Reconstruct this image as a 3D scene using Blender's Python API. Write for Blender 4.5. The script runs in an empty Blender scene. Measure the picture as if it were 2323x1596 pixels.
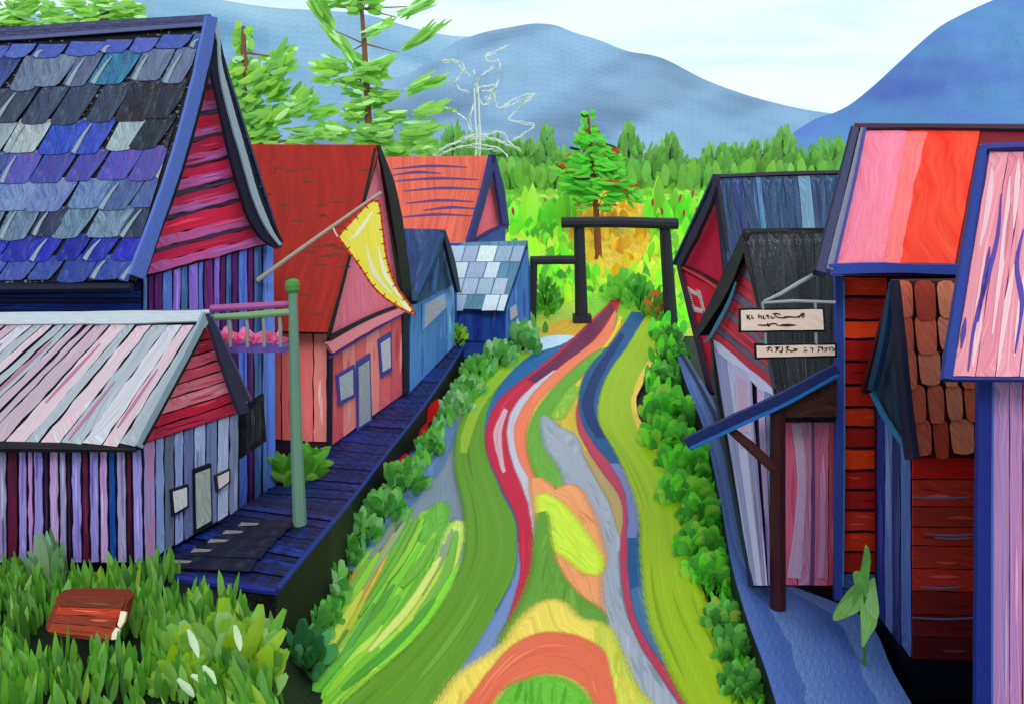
import bpy, math, random
from mathutils import Vector, noise
V = Vector
rnd = random.Random(7)
C = bpy.context.scene.collection
# ------------------------------------------------------------------ camera geometry (survey of the place)
W, H, F, CX, HY, CH = 2322.0, 1596.0, 2000.0, 1161.0, 350.0, 7.0
GZ = -0.6                                   # street level, decks stand at 0
def pt(x, y, Y): return V(((x-CX)/F*Y, Y, CH-(y-HY)/F*Y))
def gp(x, y, z=0.0): return pt(x, y, F*(CH-z)/(y-HY))
def gz(x, y, zf):                           # point on a surface z = zf(Y)
    z = 0.0
    for _ in range(30): z = .5*z+.5*zf(F*(CH-z)/(y-HY))
    return gp(x, y, z)
class Pl:
    def __init__(s, a, b, c):
        s.p = a; n = (b-a).cross(c-a).normalized()
        if n.dot(V((0, 0, CH))-a) < 0: n = -n
        s.n = n
    def at(s, x, y, off=0):
        d = pt(x, y, 1)-V((0, 0, CH)); o = V((0, 0, CH))
        return o+d*((s.p+s.n*off-o).dot(s.n)/d.dot(s.n))
def vert_plane(a, b): return Pl(a, b, a+V((0, 0, 1)))
def lin(c):
    f = lambda v: v/12.92 if v <= .04045 else ((v+.055)/1.055)**2.4
    return tuple(f(max(0, min(255, k))/255) for k in c)+(1.0,)
def jit(c, a=10):
    d = rnd.uniform(-a, a)
    return tuple(k+d+rnd.uniform(-a, a)*.5 for k in c)
def cr(P, n, closed=False):
    """Catmull-Rom resample of 2d/3d tuples"""
    P = [V(p) for p in P]; m = len(P)
    if m < 3 and not closed: return [P[0].lerp(P[-1], i/(n-1)) for i in range(n)]
    out = []; seg = m if closed else m-1
    L = [0.0]
    for i in range(seg): L.append(L[-1]+(P[(i+1) % m]-P[i]).length)
    cnt = n if closed else n-1
    for k in range(n):
        t = L[-1]*k/cnt; i = 0
        while i < seg-1 and L[i+1] < t: i += 1
        u = (t-L[i])/max(1e-9, L[i+1]-L[i])
        g = (lambda j: P[j % m]) if closed else (lambda j: P[max(0, min(m-1, j))])
        a, b, c, d = g(i-1), g(i), g(i+1), g(i+2)
        out.append(.5*((2*b)+(c-a)*u+(2*a-5*b+4*c-d)*u*u+(3*b-a-3*c+d)*u*u*u))
    return out
# ------------------------------------------------------------------ material
MATS = {}
def paint(name, su=16, sv=1.3, contrast=.5, rough=.55, bump=.3, spec=.2, fleck=.0, dark=.16, canvas=.3, trans=0, gain=1.0, ragged=False):
    if name in MATS: return MATS[name]
    m = bpy.data.materials.new(name); m.use_nodes = True; nt = m.node_tree; N = nt.nodes; N.clear()
    L = nt.links.new
    out = N.new('ShaderNodeOutputMaterial'); b = N.new('ShaderNodeBsdfPrincipled'); L(b.outputs[0], out.inputs[0])
    uv = N.new('ShaderNodeUVMap'); uv.uv_map = 'uv'
    a1 = N.new('ShaderNodeAttribute'); a1.attribute_name = 'c1'
    a2 = N.new('ShaderNodeAttribute'); a2.attribute_name = 'c2'
    def mapped(x, y):
        mp = N.new('ShaderNodeMapping'); L(uv.outputs[0], mp.inputs[0]); mp.inputs['Scale'].default_value = (x, y, 1); return mp
    n1 = N.new('ShaderNodeTexNoise'); L(mapped(su, sv).outputs[0], n1.inputs['Vector']); n1.inputs['Scale'].default_value = 1; n1.inputs['Detail'].default_value = 4; n1.inputs['Roughness'].default_value = .6; n1.inputs['Distortion'].default_value = .4
    r1 = N.new('ShaderNodeMapRange'); L(n1.outputs[0], r1.inputs[0]); w = .28*(1-contrast)+.02
    r1.inputs[1].default_value = .5-w; r1.inputs[2].default_value = .5+w+.05
    mx = N.new('ShaderNodeMix'); mx.data_type = 'RGBA'; L(r1.outputs[0], mx.inputs[0]); L(a1.outputs[0], mx.inputs[6]); L(a2.outputs[0], mx.inputs[7])
    # fine bristles: value variation of the pigment
    n2 = N.new('ShaderNodeTexNoise'); L(mapped(su*3.5, sv*2).outputs[0], n2.inputs['Vector']); n2.inputs['Scale'].default_value = 1; n2.inputs['Detail'].default_value = 3
    r2 = N.new('ShaderNodeMapRange'); L(n2.outputs[0], r2.inputs[0]); r2.inputs[1].default_value = .3; r2.inputs[2].default_value = .7; r2.inputs[3].default_value = gain*(1-dark*1.6); r2.inputs[4].default_value = gain*(1+dark)
    mu = N.new('ShaderNodeVectorMath'); mu.operation = 'SCALE'; L(mx.outputs[2], mu.inputs[0]); L(r2.outputs[0], mu.inputs['Scale'])
    col = mu.outputs[0]
    # canvas-like weave grain
    wv = N.new('ShaderNodeTexNoise'); L(mapped(95, 95).outputs[0], wv.inputs['Vector']); wv.inputs['Scale'].default_value = 1; wv.inputs['Detail'].default_value = 0
    if fleck > 0:
        n3 = N.new('ShaderNodeTexNoise'); L(mapped(su*.35, sv*.8).outputs[0], n3.inputs['Vector']); n3.inputs['Scale'].default_value = 1
        ad = N.new('ShaderNodeMath'); ad.operation = 'ADD'; L(n3.outputs[0], ad.inputs[0]); L(wv.outputs[0], ad.inputs[1])
        r3 = N.new('ShaderNodeMapRange'); L(ad.outputs[0], r3.inputs[0]); r3.inputs[1].default_value = 1.18; r3.inputs[2].default_value = 1.26; r3.inputs[4].default_value = fleck
        m3 = N.new('ShaderNodeMix'); m3.data_type = 'RGBA'; L(r3.outputs[0], m3.inputs[0]); L(col, m3.inputs[6]); m3.inputs[7].default_value = (.6, .68, .75, 1); col = m3.outputs[2]
    L(col, b.inputs['Base Color']); b.inputs['Roughness'].default_value = rough; b.inputs['Specular IOR Level'].default_value = spec
    ad2 = N.new('ShaderNodeMath'); ad2.operation = 'MULTIPLY_ADD'; L(wv.outputs[0], ad2.inputs[0]); ad2.inputs[1].default_value = canvas; L(n2.outputs[0], ad2.inputs[2])
    bp = N.new('ShaderNodeBump'); bp.inputs['Strength'].default_value = bump; bp.inputs['Distance'].default_value = .03; L(ad2.outputs[0], bp.inputs['Height']); L(bp.outputs[0], b.inputs['Normal'])
    if ragged:
        nr = N.new('ShaderNodeTexNoise'); L(mapped(su*2.2, sv*1.6).outputs[0], nr.inputs['Vector']); nr.inputs['Scale'].default_value = 1; nr.inputs['Detail'].default_value = 3; nr.inputs['Roughness'].default_value = .65
        rr_ = N.new('ShaderNodeMapRange'); L(nr.outputs[0], rr_.inputs[0]); rr_.inputs[1].default_value = .3; rr_.inputs[2].default_value = .7
        sb = N.new('ShaderNodeMath'); sb.operation = 'SUBTRACT'; L(a1.outputs['Alpha'], sb.inputs[0]); L(rr_.outputs[0], sb.inputs[1])
        al = N.new('ShaderNodeMapRange'); L(sb.outputs[0], al.inputs[0]); al.inputs[1].default_value = -.16; al.inputs[2].default_value = .16
        mxa = N.new('ShaderNodeMath'); mxa.operation = 'GREATER_THAN'; L(a1.outputs['Alpha'], mxa.inputs[0]); mxa.inputs[1].default_value = .985
        mm = N.new('ShaderNodeMath'); mm.operation = 'MAXIMUM'; L(al.outputs[0], mm.inputs[0]); L(mxa.outputs[0], mm.inputs[1]); L(mm.outputs[0], b.inputs['Alpha'])
    if trans:
        tr = N.new('ShaderNodeBsdfTranslucent'); L(col, tr.inputs[0]); ms = N.new('ShaderNodeMixShader'); ms.inputs[0].default_value = trans
        L(b.outputs[0], ms.inputs[1]); L(tr.outputs[0], ms.inputs[2]); L(ms.outputs[0], out.inputs[0])
    MATS[name] = m; return m
# ------------------------------------------------------------------ mesh builder
class MB:
    def __init__(s): s.v = []; s.f = []; s.c = []; s.uv = []
    def face(s, pts, c1, c2=None, uvs=None, d=None, n=None, sc=None, al=None, cv=None):
        i = len(s.v); s.v += [tuple(p) for p in pts]; s.f.append(tuple(range(i, i+len(pts))))
        s.c.append((lin(c1), lin(c2 if c2 else jit(c1, 22)), al if cv is None else cv))
        if uvs is None:
            if n is None:
                n = V((0, 0, 0))
                for k in range(len(pts)):
                    n += V(pts[k]).cross(V(pts[(k+1) % len(pts)]))
                n = n.normalized() if n.length > 1e-9 else V((0, 0, 1))
            if d is None: d = V(pts[1])-V(pts[0])
            d = d.normalized(); u = n.cross(d); u = u.normalized() if u.length > 1e-6 else V((1, 0, 0))
            Y = max(4, sum(p[1] for p in pts)/len(pts)); k = sc if sc else 15/Y
            ox, oy = rnd.uniform(0, 50), rnd.uniform(0, 50)
            uvs = [(V(p).dot(u)*k+ox, V(p).dot(d)*k+oy) for p in pts]
        s.uv.append(uvs)
    def slab(s, pts, n, th, c1, c2=None, d=None, side=None):
        top = [V(p)+n*th for p in pts]; s.face(top, c1, c2, d=d, n=n)
        m = len(pts); sd = side or c1
        for k in range(m):
            a, b = V(pts[k]), V(pts[(k+1) % m])
            if (b-a).length > 1e-5: s.face([a, b, top[(k+1) % m], top[k]], sd, sd, uvs=[(0, 0), (.1, 0), (.1, .1), (0, .1)])
        s.face([V(p) for p in reversed(pts)], sd, sd, d=d, n=n)
    def box(s, a, b, c1, c2=None, d=V((0, 0, 1))):
        x0, y0, z0 = a; x1, y1, z1 = b
        P = [V((x, y, z)) for z in (z0, z1) for y in (y0, y1) for x in (x0, x1)]
        for q in ((0, 1, 5, 4), (2, 3, 7, 6), (0, 2, 6, 4), (1, 3, 7, 5)): s.face([P[i] for i in q], c1, c2, d=d)
        for q in ((0, 1, 3, 2), (4, 5, 7, 6)): s.face([P[i] for i in q], c1, c2, d=V((0, 1, 0)))
    def tube(s, P, R, c1, c2=None, sides=8, cap=True):
        P = [V(p) for p in P]
        if not hasattr(R, '__len__'): R = [R]*len(P)
        rings = []; c2 = c2 or jit(c1, 18); L = 0; Ls = []
        for i, p in enumerate(P):
            t = (P[min(i+1, len(P)-1)]-P[max(i-1, 0)]).normalized()
            a = t.cross(V((0, 1, 0))) if abs(t.y) < .9 else t.cross(V((1, 0, 0)))
            a.normalize(); b = t.cross(a)
            rings.append([p+(a*math.cos(k*6.2832/sides)+b*math.sin(k*6.2832/sides))*R[i] for k in range(sides)])
            if i: L += (p-P[i-1]).length
            Ls.append(L)
        o = rnd.uniform(0, 40); kk = 15/max(4, P[0].y)
        for i in range(len(P)-1):
            for k in range(sides):
                k2 = (k+1) % sides; w0 = k*R[0]*.8*kk; w1 = (k+1)*R[0]*.8*kk
                s.face([rings[i][k], rings[i][k2], rings[i+1][k2], rings[i+1][k]], c1, c2, uvs=[(w0+o, Ls[i]*kk), (w1+o, Ls[i]*kk), (w1+o, Ls[i+1]*kk), (w0+o, Ls[i+1]*kk)])
        if cap: s.face(rings[0], c1, c2); s.face(rings[-1], c1, c2)
    def dab(s, p, d, ln, wd, c1, c2=None, face=None, bend=.15, blunt=.35):
        """one leaf / brush dab: a bent blade with rounded flanks"""
        d = d.normalized(); f = face or V((rnd.uniform(-.5, .5), -1, rnd.uniform(0, .8)))
        u = d.cross(f); u = u.normalized() if u.length > 1e-4 else V((1, 0, 0)); nn = u.cross(d)
        prof = [(0, .18), (.22, .8), (.5, 1), (.78, .75), (1, blunt*.5)]
        Lp, Rp = [], []
        for t, w in prof:
            c = p+d*ln*t+nn*(bend*ln*(t*t))
            Lp.append(c-u*wd*.5*w*rnd.uniform(.8, 1.1)-nn*wd*.12*w); Rp.append(c+u*wd*.5*w*rnd.uniform(.8, 1.1)-nn*wd*.12*w)
        pts = Lp+Rp[::-1]; k = 15/max(4, p.y); ox, oy = rnd.uniform(0, 50), rnd.uniform(0, 50)
        mid = [p+d*ln*t+nn*(bend*ln*t*t) for t, w in prof]
        c2 = c2 or jit(c1, 26)
        for i in range(4):
            for A, B, sg in ((Lp, mid, -1), (mid, Rp, 1)):
                e0, e1 = prof[i], prof[i+1]
                ua = lambda w, q: ox+k*wd*.5*w*q
                q0, q1 = ((-1, 0) if sg < 0 else (0, 1))
                s.face([A[i], B[i], B[i+1], A[i+1]], c1, c2, uvs=[(ua(e0[1], q0), oy+k*ln*e0[0]), (ua(e0[1], q1), oy+k*ln*e0[0]), (ua(e1[1], q1), oy+k*ln*e1[0]), (ua(e1[1], q0), oy+k*ln*e1[0])])
    def build(s, name, mat, parent=None, origin=None, smooth=False):
        me = bpy.data.meshes.new(name); o0 = V(origin) if origin is not None else V((0, 0, 0))
        me.from_pydata([tuple(V(v)-o0) for v in s.v], [], s.f)
        u = me.uv_layers.new(name='uv'); a = me.color_attributes.new('c1', 'FLOAT_COLOR', 'CORNER'); b = me.color_attributes.new('c2', 'FLOAT_COLOR', 'CORNER')
        U = []; A = []; B = []
        for f, uv, (x, y, al) in zip(s.f, s.uv, s.c):
            for i, q in enumerate(uv):
                U += [q[0], q[1]]
                if al is not None and isinstance(al[i], tuple): A += lin(al[i][0]); B += lin(al[i][1])
                else: A += (x if al is None else x[:3]+(al[i],)); B += y
        u.data.foreach_set('uv', U); a.data.foreach_set('color', A); b.data.foreach_set('color', B)
        if smooth: me.polygons.foreach_set('use_smooth', [True]*len(me.polygons))
        o = bpy.data.objects.new(name, me); me.materials.append(mat); C.objects.link(o)
        if parent is not None:
            o.parent = parent; w = V(parent.location) if parent.parent is None else V(parent.location)+V(parent.parent.location)
            o.location = o0-w
        else: o.location = o0
        return o
def tag(o, label=None, cat=None, group=None, kind=None):
    if label: o['label'] = label
    if cat: o['category'] = cat
    if group: o['group'] = group
    if kind: o['kind'] = kind
    return o
def thing(name, loc, label, cat, group=None):
    o = bpy.data.objects.new(name, None); o.empty_display_size = .3; C.objects.link(o); o.location = loc
    return tag(o, label, cat, group)
def child(mb, name, mat, parent): return mb.build(name, mat, parent)
# ------------------------------------------------------------------ hand-made surfaces
def wline(a, b, n, amp):
    a, b = V(a), V(b); d = (b-a); pr = V((-d.y, d.x)).normalized() if d.length > 1e-6 else V((0, 0)); ph = rnd.uniform(0, 99)
    return [a+d*(i/n)+pr*amp*(noise.noise(V((i*.55+ph, 0, 0)))*1.4) for i in range(n+1)]
def lerp2(a, b, t): return V(a).lerp(V(b), t)
def patch(mb, pl, poly, c1, c2=None, th=.015, off=0, amp=1.2, d=None, side=None, step=22):
    """a painted piece with a hand-cut outline, lying on a plane"""
    P = []
    for i in range(len(poly)):
        a, b = V(poly[i]), V(poly[(i+1) % len(poly)]); n = max(1, min(14, int((b-a).length/step)))
        P += wline(a, b, n, amp)[:-1]
    p3 = [pl.at(p.x, p.y, off+th)-pl.n*th for p in P]
    dd = None
    if d: dd = pl.at(*d[1])-pl.at(*d[0])
    mb.slab(p3, pl.n, th, c1, c2, d=dd, side=side)
def lay(mb, pl, quad, n, axis, cols, gap=3, amp=1.5, th=.02, off=.004, jt=.25, seq=False, wts=None):
    tl, tr, br, bl = [V(q) for q in quad]
    fr = [0]
    for i in range(n): fr.append(fr[-1]+(wts[i % len(wts)] if wts else 1)*(1+rnd.uniform(-jt, jt)))
    fr = [f/fr[-1] for f in fr]
    for i in range(n):
        a, b = fr[i], fr[i+1]
        c = cols[i % len(cols)] if seq else rnd.choice(cols)
        c1, c2 = c if isinstance(c[0], tuple) else (c, None)
        c1 = jit(c1, 7)
        if axis == 'v':
            q = [tl.lerp(tr, a), tl.lerp(tr, b), bl.lerp(br, b), bl.lerp(br, a)]; g = V((gap/2, 0))
            q = [q[0]+g, q[1]-g, q[2]-g, q[3]+g]; d = ((q[0]+q[1])/2, (q[2]+q[3])/2)
        else:
            q = [tl.lerp(bl, a), tr.lerp(br, a), tr.lerp(br, b), tl.lerp(bl, b)]; g = V((0, gap/2))
            q = [q[0]+g, q[1]+g, q[2]-g, q[3]-g]; d = ((q[0]+q[3])/2, (q[1]+q[2])/2)
        if (V(d[0])-V(d[1])).length < 2: continue
        patch(mb, pl, q, c1, c2, th, off+rnd.uniform(0, .004), amp, d=(tuple(d[0]), tuple(d[1])))
        e0, e1 = ((q[1]-q[0]), (q[2]-q[3])) if axis == 'v' else ((q[3]-q[0]), (q[2]-q[1]))
        s0, s1 = (q[0], q[3]) if axis == 'v' else (q[0], q[1])
        wdt = max(e0.length, e1.length); cc = c2 or jit(c1, 30)
        if wdt < 4: continue
        for _ in range(rnd.choice((1, 2, 2, 3))):
            t0 = rnd.uniform(0, .6); t1 = min(.97, t0+rnd.uniform(.2, .5)); u = rnd.uniform(.2, .8)
            P = [s0.lerp(s1, t)+e0.lerp(e1, t)*(u+rnd.uniform(-.06, .06)) for t in (t0, (t0+t1)/2, t1)]
            wm = min(e0.lerp(e1, t0).length, e0.lerp(e1, t1).length)*min(.5, 2*min(u, 1-u))*rnd.uniform(.3, .8); wm = min(wm, .14*(P[0]-P[2]).length)
            lum = rnd.uniform(-22, 34); k3 = tuple(x+lum for x in (cc if rnd.random() < .6 else c1))
            stroke(mb, pl, [tuple(x) for x in P], [1, wm, 1], jit(k3, 8), None, th=.002, off=off+th+.005+rnd.uniform(0, .003), n=6)
def stroke(mb, pl, pts, w, c1, c2=None, th=.03, off=0, n=None):
    n = n or max(3, int(len(pts)*4)); P = cr(pts, n); ws = w if hasattr(w, '__len__') else [w]*2
    Lp, Rp = [], []; ph = rnd.uniform(0, 99)
    for i, p in enumerate(P):
        t = (P[min(i+1, n-1)]-P[max(i-1, 0)]).normalized(); pr = V((-t.y, t.x)); k = i/(n-1)*(len(ws)-1); j = min(int(k), len(ws)-2)
        ww = (ws[j]*(1-(k-j))+ws[j+1]*(k-j))*(1+.15*noise.noise(V((i*.5+ph, 0, 0))))/2
        Lp.append(p+pr*ww); Rp.append(p-pr*ww)
    kk = 15/max(4, pl.at(P[0].x, P[0].y).y); o = rnd.uniform(0, 50); L = 0; c2 = c2 or jit(c1, 20)
    f = lambda q: pl.at(q.x, q.y, off+th)-pl.n*th
    for i in range(n-1):
        a, b, c, d = f(Lp[i]), f(Rp[i]), f(Rp[i+1]), f(Lp[i+1]); nn = pl.n*th; L2 = L+(c-b).length*kk; wd = (a-b).length*kk
        mb.face([a+nn, b+nn, c+nn, d+nn], c1, c2, uvs=[(o, L), (o+wd, L), (o+wd, L2), (o, L2)])
        mb.face([a, a+nn, d+nn, d], c1, c2, uvs=[(o, L), (o+.05, L), (o+.05, L2), (o, L2)]); mb.face([b, b+nn, c+nn, c], c1, c2, uvs=[(o, L), (o+.05, L), (o+.05, L2), (o, L2)])
        if i == 0: mb.face([a, b, b+nn, a+nn], c1, c2)
        if i == n-2: mb.face([d, c, c+nn, d+nn], c1, c2)
        L = L2
def prism(mb, poly, ext, c1, c2=None, d=V((0, 0, 1))):
    """closed body: polygon swept along ext"""
    P = [V(p) for p in poly]; Q = [p+ext for p in P]
    mb.face(P, c1, c2, d=d); mb.face(Q, c1, c2, d=d)
    for i in range(len(P)):
        j = (i+1) % len(P); mb.face([P[i], P[j], Q[j], Q[i]], c1, c2)
BLK = (12, 10, 20); NAVY = (14, 20, 70)
WOOD = paint('painted_wood', gain=1.3, dark=.2); ROOF = paint('painted_roof', su=13, sv=1.6, contrast=.35, dark=.24, fleck=.25, gain=1.0)
METAL = paint('metal_roof', su=12, sv=.9, contrast=.3, dark=.17, gain=1.05); LEAF = paint('leaf_paint', su=9, sv=1.2, contrast=.2, dark=.12, bump=.2, rough=.75, spec=.08, trans=.48, gain=1.6)
TREE = paint('tree_paint', su=9, sv=1.2, contrast=.1, dark=.1, bump=.15, rough=.8, spec=.05, trans=.5, gain=1.6)
FLAT = paint('flat_paint', su=10, sv=2, contrast=.2, dark=.08); DARK = paint('black_timber', su=18, sv=1.5, contrast=.3, dark=.3, fleck=.12)
CLOTH = paint('cloth', su=6, sv=1, contrast=.1, dark=.05); ROADM = paint('road_paint', su=11, sv=.55, contrast=.15, dark=.15, bump=.35, rough=.55, gain=1.14, ragged=True)
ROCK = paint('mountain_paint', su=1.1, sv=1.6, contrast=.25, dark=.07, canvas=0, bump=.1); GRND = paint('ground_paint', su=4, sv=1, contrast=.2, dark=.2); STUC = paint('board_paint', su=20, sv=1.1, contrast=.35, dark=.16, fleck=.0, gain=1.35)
DECK = paint('deck_paint', su=10, sv=1.2, contrast=.7, dark=.3, fleck=.12, gain=1.25)
# ================================================================== LEFT SIDE
# ---- big blue-roofed house
g0 = pt(330, 1000, 15.6); g0.z = GZ; g1 = pt(615, 1000, 18.7); g1.z = GZ
PA = vert_plane(g0, g1)
A = thing('wooden_house', (g0+g1)/2, 'tall wooden house with steep blue shingle roof, crimson gable and purple plank walls', 'house', 'houses along the boardwalks')
ap = PA.at(487, 48); en = PA.at(322, 622); ef = PA.at(618, 548)
ext = V((-7, 0, 0))
mb = MB(); prism(mb, [g0, g1, V((g1.x, g1.y, ef.z)), ap-V((0, 0, .1)), V((g0.x, g0.y, en.z))], ext, BLK, (20, 22, 60))
PER = ((98, 132, 226), (70, 92, 190)); PUR = ((104, 34, 112), (60, 20, 80)); TEA = ((84, 124, 178), (40, 66, 130)); VIO = ((112, 84, 196), (150, 120, 215)); MAR = ((74, 22, 70), (120, 50, 130)); SLB = ((60, 76, 150), (100, 150, 200))
lay(mb, PA, [(323, 632), (614, 552), (614, 1105), (323, 1330)], 17, 'v', [PER, PUR, TEA, VIO, MAR, SLB, PER, PUR], gap=5, amp=2.2, jt=.35)
child(mb, 'wall', WOOD, A)
# front siding under the eave
mb = MB(); PF = Pl(pt(320, 700, 15.55), pt(-200, 700, 15.55), pt(0, 900, 15.55))
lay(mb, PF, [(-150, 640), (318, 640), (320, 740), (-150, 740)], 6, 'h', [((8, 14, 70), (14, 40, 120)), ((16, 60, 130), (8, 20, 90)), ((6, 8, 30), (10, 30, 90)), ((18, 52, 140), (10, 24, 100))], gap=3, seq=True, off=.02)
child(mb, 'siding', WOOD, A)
mb = MB(); CRI = ((200, 28, 72), (170, 30, 80)); LAV = ((196, 40, 90), (165, 110, 190)); DK = ((40, 24, 52), (80, 60, 90)); RED = ((212, 30, 60), (190, 24, 80))
lay(mb, PA, [(476, 90), (490, 96), (622, 548), (335, 622)], 26, 'h', [CRI, LAV, DK, RED, LAV, DK], gap=.6, amp=3.6, th=.03, off=.05, seq=True, jt=.4, wts=[1.5, 1.1, .55, 1.4, 1.2, .75])
child(mb, 'gable_siding', WOOD, A)
# front roof slope
R0, R1, E0 = pt(482, 42, ap.y), pt(-420, 96, ap.y), pt(300, 636, 15.05)
PR = Pl(R0, R1, E0)
mb = MB(); E1 = PR.at(-420, 652)
mb.slab([R0, R1, E1, E0], PR.n, -.16, BLK, (14, 16, 50))
rows = [(76, 112, [((52, 75, 186), (72, 86, 147))], .45), (104, 184, [((83, 98, 133), (48, 60, 98)), ((67, 80, 117), (112, 130, 158))], .5), (178, 268, [((49, 61, 90), (32, 41, 68)), ((36, 46, 72), (56, 70, 98))], .5),
        (258, 338, [((40, 70, 192), (27, 44, 127)), ((44, 65, 162), (35, 77, 221))], .5), (328, 404, [((65, 82, 148), (41, 53, 127)), ((48, 72, 172), (88, 51, 137))], .55),
        (396, 472, [((89, 111, 156), (51, 68, 137)), ((59, 79, 156), (120, 141, 176))], .55), (462, 536, [((44, 58, 98), (20, 25, 54)), ((120, 144, 168), (48, 63, 98))], .5), (528, 592, [((17, 22, 166), (9, 12, 107)), ((14, 17, 137), (32, 43, 196))], .5), (578, 640, [((43, 70, 162), (27, 41, 117)), ((32, 51, 137), (64, 94, 176))], .6)]
for ri in range(len(rows)-1, -1, -1):
    y0, y1, cs, sk = rows[ri]; x = -330+rnd.uniform(0, 40)
    while True:
        w = rnd.uniform(58, 84); t = x/480
        rx = 468-(y0-42)*.292                      # right edge of the slope
        if x-36 > 468-(y1-42)*.292: break
        dy = 34*(1-max(0, min(1, (x+80)/560)))*(1-ri/8.5); a, b = y0+dy+rnd.uniform(-3, 3), y1+dy*.9+rnd.uniform(-5, 5)
        s_ = (b-a)*rnd.uniform(.45, .62); c1, c2 = rnd.choice(cs)
        if ri in (2, 3) and x > 250: c1, c2 = ((34, 40, 62), (16, 18, 34))
        if ri == 1 and x < 60: c1, c2 = ((48, 60, 140), (30, 36, 90))
        if ri in (1, 2) and 245 < x < 275: c1, c2 = ((24, 120, 150), (40, 70, 120))
        if rnd.random() < .07: c1, c2 = ((165, 180, 184), (110, 124, 140))
        gp_ = rnd.choice([0, 0, 3, 6]); w -= gp_
        P = [(x, a), (x+w-3, a), (x+w-4-s_*.5, (a+b)/2), (x+w-6-s_*.97, b-6), (x+w-12-s_, b-1), (x+w*.4-s_, b+rnd.uniform(-1, 3)), (x-s_+7, b), (x-s_+1, b-5), (x-s_*.55+1, (a+b)/2)]
        P = [V(p_) for p_ in P]; Q = []
        for i_ in range(9): Q += [P[i_], P[i_].lerp(P[(i_+1) % 9], .5)]
        P = [V((p.x if p.x < 468-(p.y-42)*.292 else 468-(p.y-42)*.292, p.y)) for p in Q]
        mb.slab([PR.at(p.x, p.y)+PR.n*(.01+.014*(8-ri)*0+.022*((p.y-a)/(b-a))) for p in P], PR.n, .018, jit(c1, 12), jit(c2, 12), d=PR.at(x-s_, b)-PR.at(x, a), side=(14, 14, 36))
        if rnd.random() < (.6 if ri in (6, 7, 1) else .35):
            stroke(mb, PR, [(x+6, a+12), (x+3-s_*.4, (a+b)/2), (x+5-s_*.92, b-5)], [2, 7, 10], (160, 176, 180), (110, 130, 160), th=.012, off=.05)
        x += w+gp_
# far slope
bk = ef+V((.15, .25, -.1)); mb.slab([R0, R1, V((R1.x, bk.y, bk.z)), bk], (R1-R0).cross(bk-R0).normalized(), .12, (30, 40, 90), (20, 26, 60))
roofA = child(mb, 'roof', ROOF, A)
mb = MB(); stroke(mb, PR, [(-300, 90), (0, 74), (200, 60), (478, 42)], [16, 22, 22, 18], (18, 14, 40), (80, 84, 140), off=.03, th=.05); stroke(mb, PR, [(-300, 98), (0, 88), (200, 74), (470, 54)], [6, 7, 8, 9], (96, 104, 150), (60, 60, 120), off=.07, th=.03); mb.build('ridge_cap', ROOF, roofA)
mb = MB(); stroke(mb, PA, [(482, 38), (462, 140), (430, 270), (392, 400), (350, 520), (312, 628)], [24, 27, 27, 27, 29, 34], (98, 124, 212), (70, 96, 180), off=.36, th=.07)
stroke(mb, PA, [(492, 90), (476, 160), (440, 300), (400, 430), (362, 530), (330, 624)], [5, 6, 6, 7, 7, 8], BLK, off=.34, th=.06); child(mb, 'rake_board', FLAT, A)
mb = MB(); stroke(mb, PA, [(484, 62), (488, 140), (510, 240), (545, 390), (590, 520), (634, 560)], [6, 22, 24, 24, 26, 12], BLK, (40, 36, 70), off=.3, th=.08)
stroke(mb, PA, [(487, 50), (496, 84), (503, 160), (527, 260), (553, 350), (582, 450), (612, 520), (637, 556)], [12, 4, 12, 14, 14, 14, 14, 6], (188, 202, 212), (110, 130, 170), off=.36, th=.06)
stroke(mb, PA, [(490, 44), (510, 150), (537, 260), (565, 355), (596, 455), (640, 550)], [5, 5, 5, 6, 6, 5], BLK, off=.33, th=.08); child(mb, 'rake_board', FLAT, A)
mb = MB(); stroke(mb, PA, [(612, 556), (616, 800), (618, 1106)], 14, (104, 110, 222), (84, 150, 230), off=.02, th=.05); child(mb, 'corner_board', WOOD, A)
mb = MB(); mb.tube([E1+V((0, -.02, -.08)), pt(0, 655, 15.0), E0+V((0, -.02, -.12))], .09, BLK, (20, 24, 60)); child(mb, 'eave_board', WOOD, A)

# ---- plank shed with striped metal roof
ZS = .9
b0 = gp(327, 1276, ZS); b1 = gp(543, 1156, ZS); PB = vert_plane(b0, b1)
Bh = thing('plank_shed', (b0+b1)/2, 'low plank shed with striped grey-pink metal roof, before the tall blue-roofed house', 'shed', 'houses along the boardwalks')
apb = PB.at(468, 716)
mb = MB(); prism(mb, [b0, b1, V((b1.x, b1.y, PB.at(545, 935).z)), apb-V((0, 0, .08)), V((b0.x, b0.y, PB.at(327, 1010).z))], V((-7, 0, 0)), BLK, (24, 20, 50))
PBF = Pl(b0+V((0, -.02, 0)), b0+V((-3, -.02, 0)), b0+V((0, -.02, 2)))
LIL = ((150, 140, 206), (110, 90, 180)); MAU = ((150, 96, 170), (190, 170, 215)); DPU = ((60, 16, 60), (30, 20, 60)); GRY = ((150, 152, 190), (120, 90, 150)); DBL = ((20, 44, 130), (16, 80, 160)); PKL = ((186, 120, 176), (150, 130, 200)); WNE = ((96, 14, 46), (40, 10, 50))
lay(mb, PBF, [(-190, 1016), (322, 1020), (326, 1274), (-190, 1274)], 27, 'v', [LIL, DPU, MAU, GRY, DPU, LIL, WNE, LIL, MAU, DBL, GRY, WNE, LIL, PKL], gap=6, amp=2.6, seq=True, jt=.45)
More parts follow.
